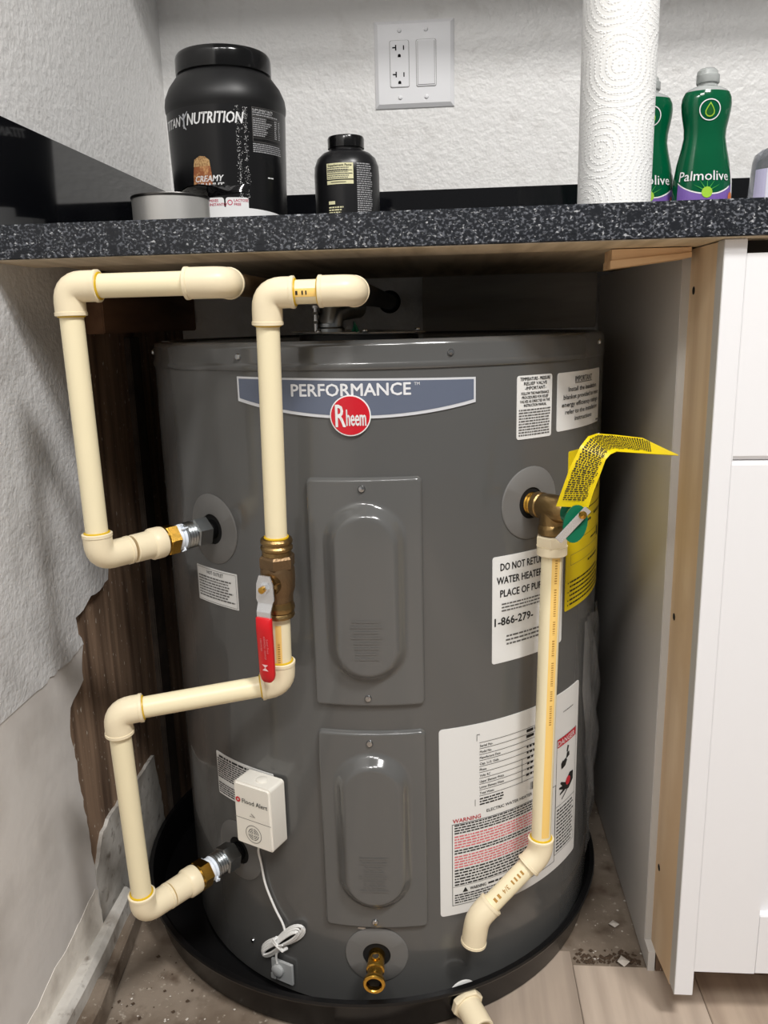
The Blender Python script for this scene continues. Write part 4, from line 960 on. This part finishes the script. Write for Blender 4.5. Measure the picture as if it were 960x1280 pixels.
# dish soap bottles
PB = [(.0, .0), (.030, .0), (.0345, .004), (.0362, .020), (.0363, .040), (.0356, .058), (.0325, .078), (.0280, .096), (.0256, .108), (.0260, .118), (.0282, .129), (.0298, .138), (.0305, .146), (.0298, .153), (.0268, .1590)]
def soap_r(z):
    for (r0, z0), (r1, z1) in zip(PB[1:], PB[2:]):
        if z0 <= z <= z1: return r0+(r1-r0)*(z-z0)/max(z1-z0, 1e-6)
    return .03
def soap(name_loc, label, rot):
    O = Vector(name_loc); c_, s_ = math.cos(R(rot)), math.sin(R(rot)); DY = .62
    T = thing('dish_soap_bottle', O, label, 'bottle', 'dish soap bottles')
    ref = (c_, s_, 0)
    fin('bottle_body', MB().lathe([(r_, z_) for r_, z_ in PB], O, seg=56, cap0=False, sy=DY, ref=ref), palm_green, T, angle=60)
    fin('bottle_neck', MB().lathe([(.0268, .1590), (.0235, .1620), (.0180, .1645), (.0130, .1662), (.0112, .1672), (.0112, .170)], O, seg=48, sy=DY, ref=ref, cap0=False).lathe([(.0112, .1650), (.0112, .171)], O, seg=32), cap_clear, T)
    cp = fin('flip_cap', MB().lathe([(.0128, .1690), (.0134, .1698), (.0134, .1775), (.0128, .1782)], O, seg=32).lathe([(.0124, .1780), (.0118, .1825), (.0085, .1855), (.0, .1862)], O+Vector((-.001, 0, 0)), seg=32, cap1=False), cap_clear, T)
    def fn(x, y, z):
        r = soap_r(y); t = x/.036      # x is laid along the front of the oval
        t = max(-1.45, min(1.45, t))
        lx = (r+.0005+z)*math.sin(t); ly = -(r*DY+.0005+z)*math.cos(t)
        return O+Vector((lx*c_-ly*s_, lx*s_+ly*c_, y))
    A2 = lambda nm, mb, mm, par: fin(nm, cut(mb, .0025).map(fn), mm, par, smooth=False)
    def lab(x0, x1, yb, yt, z=0., nx=24, ny=6):
        mm = MB()
        for j in range(ny+1):
            for i in range(nx+1):
                x_ = x0+(x1-x0)*i/nx; mm.v.append(Vector((x_, yb(x_)+(yt(x_)-yb(x_))*j/ny, z)))
        for j in range(ny):
            for i in range(nx): a_ = j*(nx+1)+i; mm.f.append((a_, a_+1, a_+nx+2, a_+nx+1))
        return mm
    lb = A2('front_label', lab(-.043, .040, lambda x_: .008, lambda x_: .041+.012*(x_/.04)**2+(.10*max(0, x_-.010) if x_ > .010 else 0)), palm_purple, T)
    A2('white_swoosh', lab(-.043, .030, lambda x_: .0405+.012*(x_/.04)**2+(.10*max(0, x_-.010)), lambda x_: .0420+.012*(x_/.04)**2+(.13*max(0, x_-.010)), .0002), ink_white, lb)
    A2('clear_side', lab(.036, .050, lambda x_: .008, lambda x_: .075-.9*(x_-.036), .0003, 8), ink_white, lb)
    A2('orange_dot', disc2d(.034, .038, .006, .0006, 20), orange_ink, lb)
    A2('lime_ball', disc2d(-.003, .0430, .0064, .0006, 24), palm_lime, lb)
    rays = MB()
    for a_ in (35, 62, 90, 118, 145): rays.add([(-.003+.006*math.cos(R(a_-6)), .043+.006*math.sin(R(a_-6)), .0003), (-.003+.006*math.cos(R(a_+6)), .043+.006*math.sin(R(a_+6)), .0003), (-.003+.021*math.cos(R(a_)), .043+.017*math.sin(R(a_)), .0003)], [(0, 1, 2)])
    A2('light_rays', rays, mat('bright green print', (60, 160, 70), .4), lb)
    A2('lettering', text2d('Palmolive', -.007, .0625, .0112, .068, .006, z=.0004), ink_white, lb)
    em = A2('round_emblem', MB().add([(-.004+(v.x+.004)*1.3, v.y, v.z) for v in disc2d(-.004, .1365, .0120, .0004, 32, .0108).v], disc2d(0, 0, 1, 0, 32, .9).f), ink_white, T)
    dr_ = [(.0, .0085), (.003, .0035), (.0052, -.001), (.0052, -.0045), (.003, -.0072), (0, -.008), (-.003, -.0072), (-.0052, -.0045), (-.0052, -.001), (-.003, .0035)]
    A2('drop_mark', MB().add([(-.004+a_*1.3, .1365+b_, .0004) for a_, b_ in dr_], [tuple(range(10))]), palm_lime, em)
    A2('drop_centre', MB().add([(-.004+a_*1.01, .1363+b_*.78, .0007) for a_, b_ in dr_], [tuple(range(10))]), mat('deep green print', (20, 90, 30), .4), em)
    return T
soap((.7570, .30, CZ), 'green dish soap bottle standing in full view right of the paper towel', 8)
soap((.6925, .32, CZ), 'green dish soap bottle partly hidden behind the paper towel roll', 8)
# clear bottle at the frame edge
Q = Vector((.852, .30, CZ))
cbt = thing('clear_soap_bottle', Q, 'clear plastic pump bottle with lilac label beside the dish soap', 'bottle')
fin('bottle_body', MB().lathe([(.0, 0), (.036, 0), (.0390, .004), (.0372, .050), (.0350, .078), (.0330, .086), (.0260, .092), (.0130, .096), (.0130, .104)], Q, seg=48, cap0=False, sy=.8), mat('clear bottle plastic', (226, 228, 234), .08, trans=.85), cbt)
fin('pump_collar', MB().lathe([(.0145, .101), (.0145, .114), (.006, .116), (.0055, .135)], Q, seg=32), outlet_white, cbt)
fin('pump_head', MB().lathe([(.009, .134), (.010, .136), (.010, .144), (.008, .146)], Q, seg=28).tube([Q+Vector((0, 0, .140)), Q+Vector((.02, -.02, .141)), Q+Vector((.028, -.028, .137))], .0045, 12), outlet_white, cbt)
def qw(x, y, z):
    r = .0390-(y-.004)*.040+.0004+z; t = x/.038+R(-25)
    return Q+Vector((r*math.sin(t), -r*.8*math.cos(t)-.0002, y))
ql = fin('front_label', join(*[bar(-.030, .045, .012+.007*i, .019+.007*i, 0, 16) for i in range(8)]).map(qw), lilac, cbt, smooth=False)
fin('label_panel', join(*[bar(-.012, .045, .012+.007*i, .019+.007*i, .0003, 12) for i in range(8)]).map(qw), mat('pale lilac print', (222, 222, 236), .4), ql, smooth=False)
fin('lettering', text2d('d', -.003, .0450, .006, .005, .0, z=.0006).map(qw), mat('slate ink', (80, 86, 110), .5), ql, smooth=False)

# wall cabinet above the counter
wc = thing('wall_cabinet', (1.0, .46, 1.44), None, None); wc['kind'] = 'structure'
fin('carcass', MB().bbox(-.02, 2.4, .322, WY-.001, 1.44, 2.2, .002), cab_white, wc)
for i in range(5): fin('door', MB().bbox(-.018+.48*i, .458+.48*i, .302, .3215, 1.442, 2.198, .002), cab_white, wc)
# ------------------------------------------------------------------ outlet and switch plate on the back wall
PO = Vector((.3915, WY-.0003, 1.2120))
op = thing('outlet_plate', PO+Vector((0, 0, -.064)), 'white double wall plate with duplex outlet and rocker switch', 'wall plate')
of = lambda x_, y_, z_: PO+Vector((x_-.0028*(y_/.06)*0, -z_, y_))
pl_ = MB().add([(x_*w_, y_*w2, z_) for (w_, w2, z_) in ((.0635, .0640, 0), (.0630, .0635, .002), (.0575, .0580, .0062)) for x_, y_ in ((-1, -1), (1, -1), (1, 1), (-1, 1))],
    [(0, 1, 5, 4), (1, 2, 6, 5), (2, 3, 7, 6), (3, 0, 4, 7), (4, 5, 9, 8), (5, 6, 10, 9), (6, 7, 11, 10), (7, 4, 8, 11), (8, 9, 10, 11)])
fin('cover_plate', pl_.map(of), outlet_white, op, smooth=False)
for x_, y_ in ((-.0230, .0485), (.0190, .0485), (-.0230, -.0490), (.0190, -.0490)): screw(of(x_, y_, .0060), (0, -1, 0), .0034, op, outlet_white)
ot = fin('duplex_outlet', rbox(-.0385, -.0085, -.0340, .0340, .004, .0078, .003, .0008).map(of), outlet_white, op, angle=50)
gp_ = fin('outlet_gap', MB().add([(x_, y_, .0063) for x_, y_ in rrect(-.0391, -.0079, -.0346, .0346, .003)], [tuple(range(16))]).map(of), alarm_grey, op, smooth=False)
for y_ in (.0205, -.0185):
    sl = join(bar(-.0175+.0, -.0157, y_-.0005, y_+.0060, .0081), bar(-.0300, -.0280, y_-.001, y_+.0072, .0081), bar(-.0345, -.0298, y_+.0022, y_+.0042, .0081), disc2d(-.0235, y_-.0085, .0024, .0081, 14), bar(-.0259, -.0211, y_-.0108, y_-.0088, .0081))
    fin('outlet_slots', sl.map(of), black_hole, ot, smooth=False)
fin('outlet_gap', MB().add([(x_, y_, .0063) for x_, y_ in rrect(.0029, .0351, -.0346, .0346, .003)], [tuple(range(16))]).map(of), alarm_grey, op, smooth=False)
rk = fin('switch_frame', rbox(.0035, .0345, -.0340, .0340, .004, .0078, .003, .0008).map(of), outlet_white, op, angle=50)
fin('switch_gap', bar(.0055, .0325, -.0318, .0318, .0080).map(of), alarm_grey, rk, smooth=False)
fin('rocker', MB().add([(x_, y_, z_) for z_, i in ((.0075, 0), (1, 1)) for x_, y_ in ((.0060, -.0312), (.0320, -.0312), (.0320, .0312), (.0060, .0312))], [(0, 1, 5, 4), (1, 2, 6, 5), (2, 3, 7, 6), (3, 0, 4, 7), (4, 5, 6, 7)]).map(lambda x_, y_, z_: of(x_, y_, z_ if z_ < .5 else .0098+.0012*(y_/.031))), outlet_white, rk, smooth=False)
for o in bpy.data.objects:
    if '_o' in o.keys(): del o['_o']
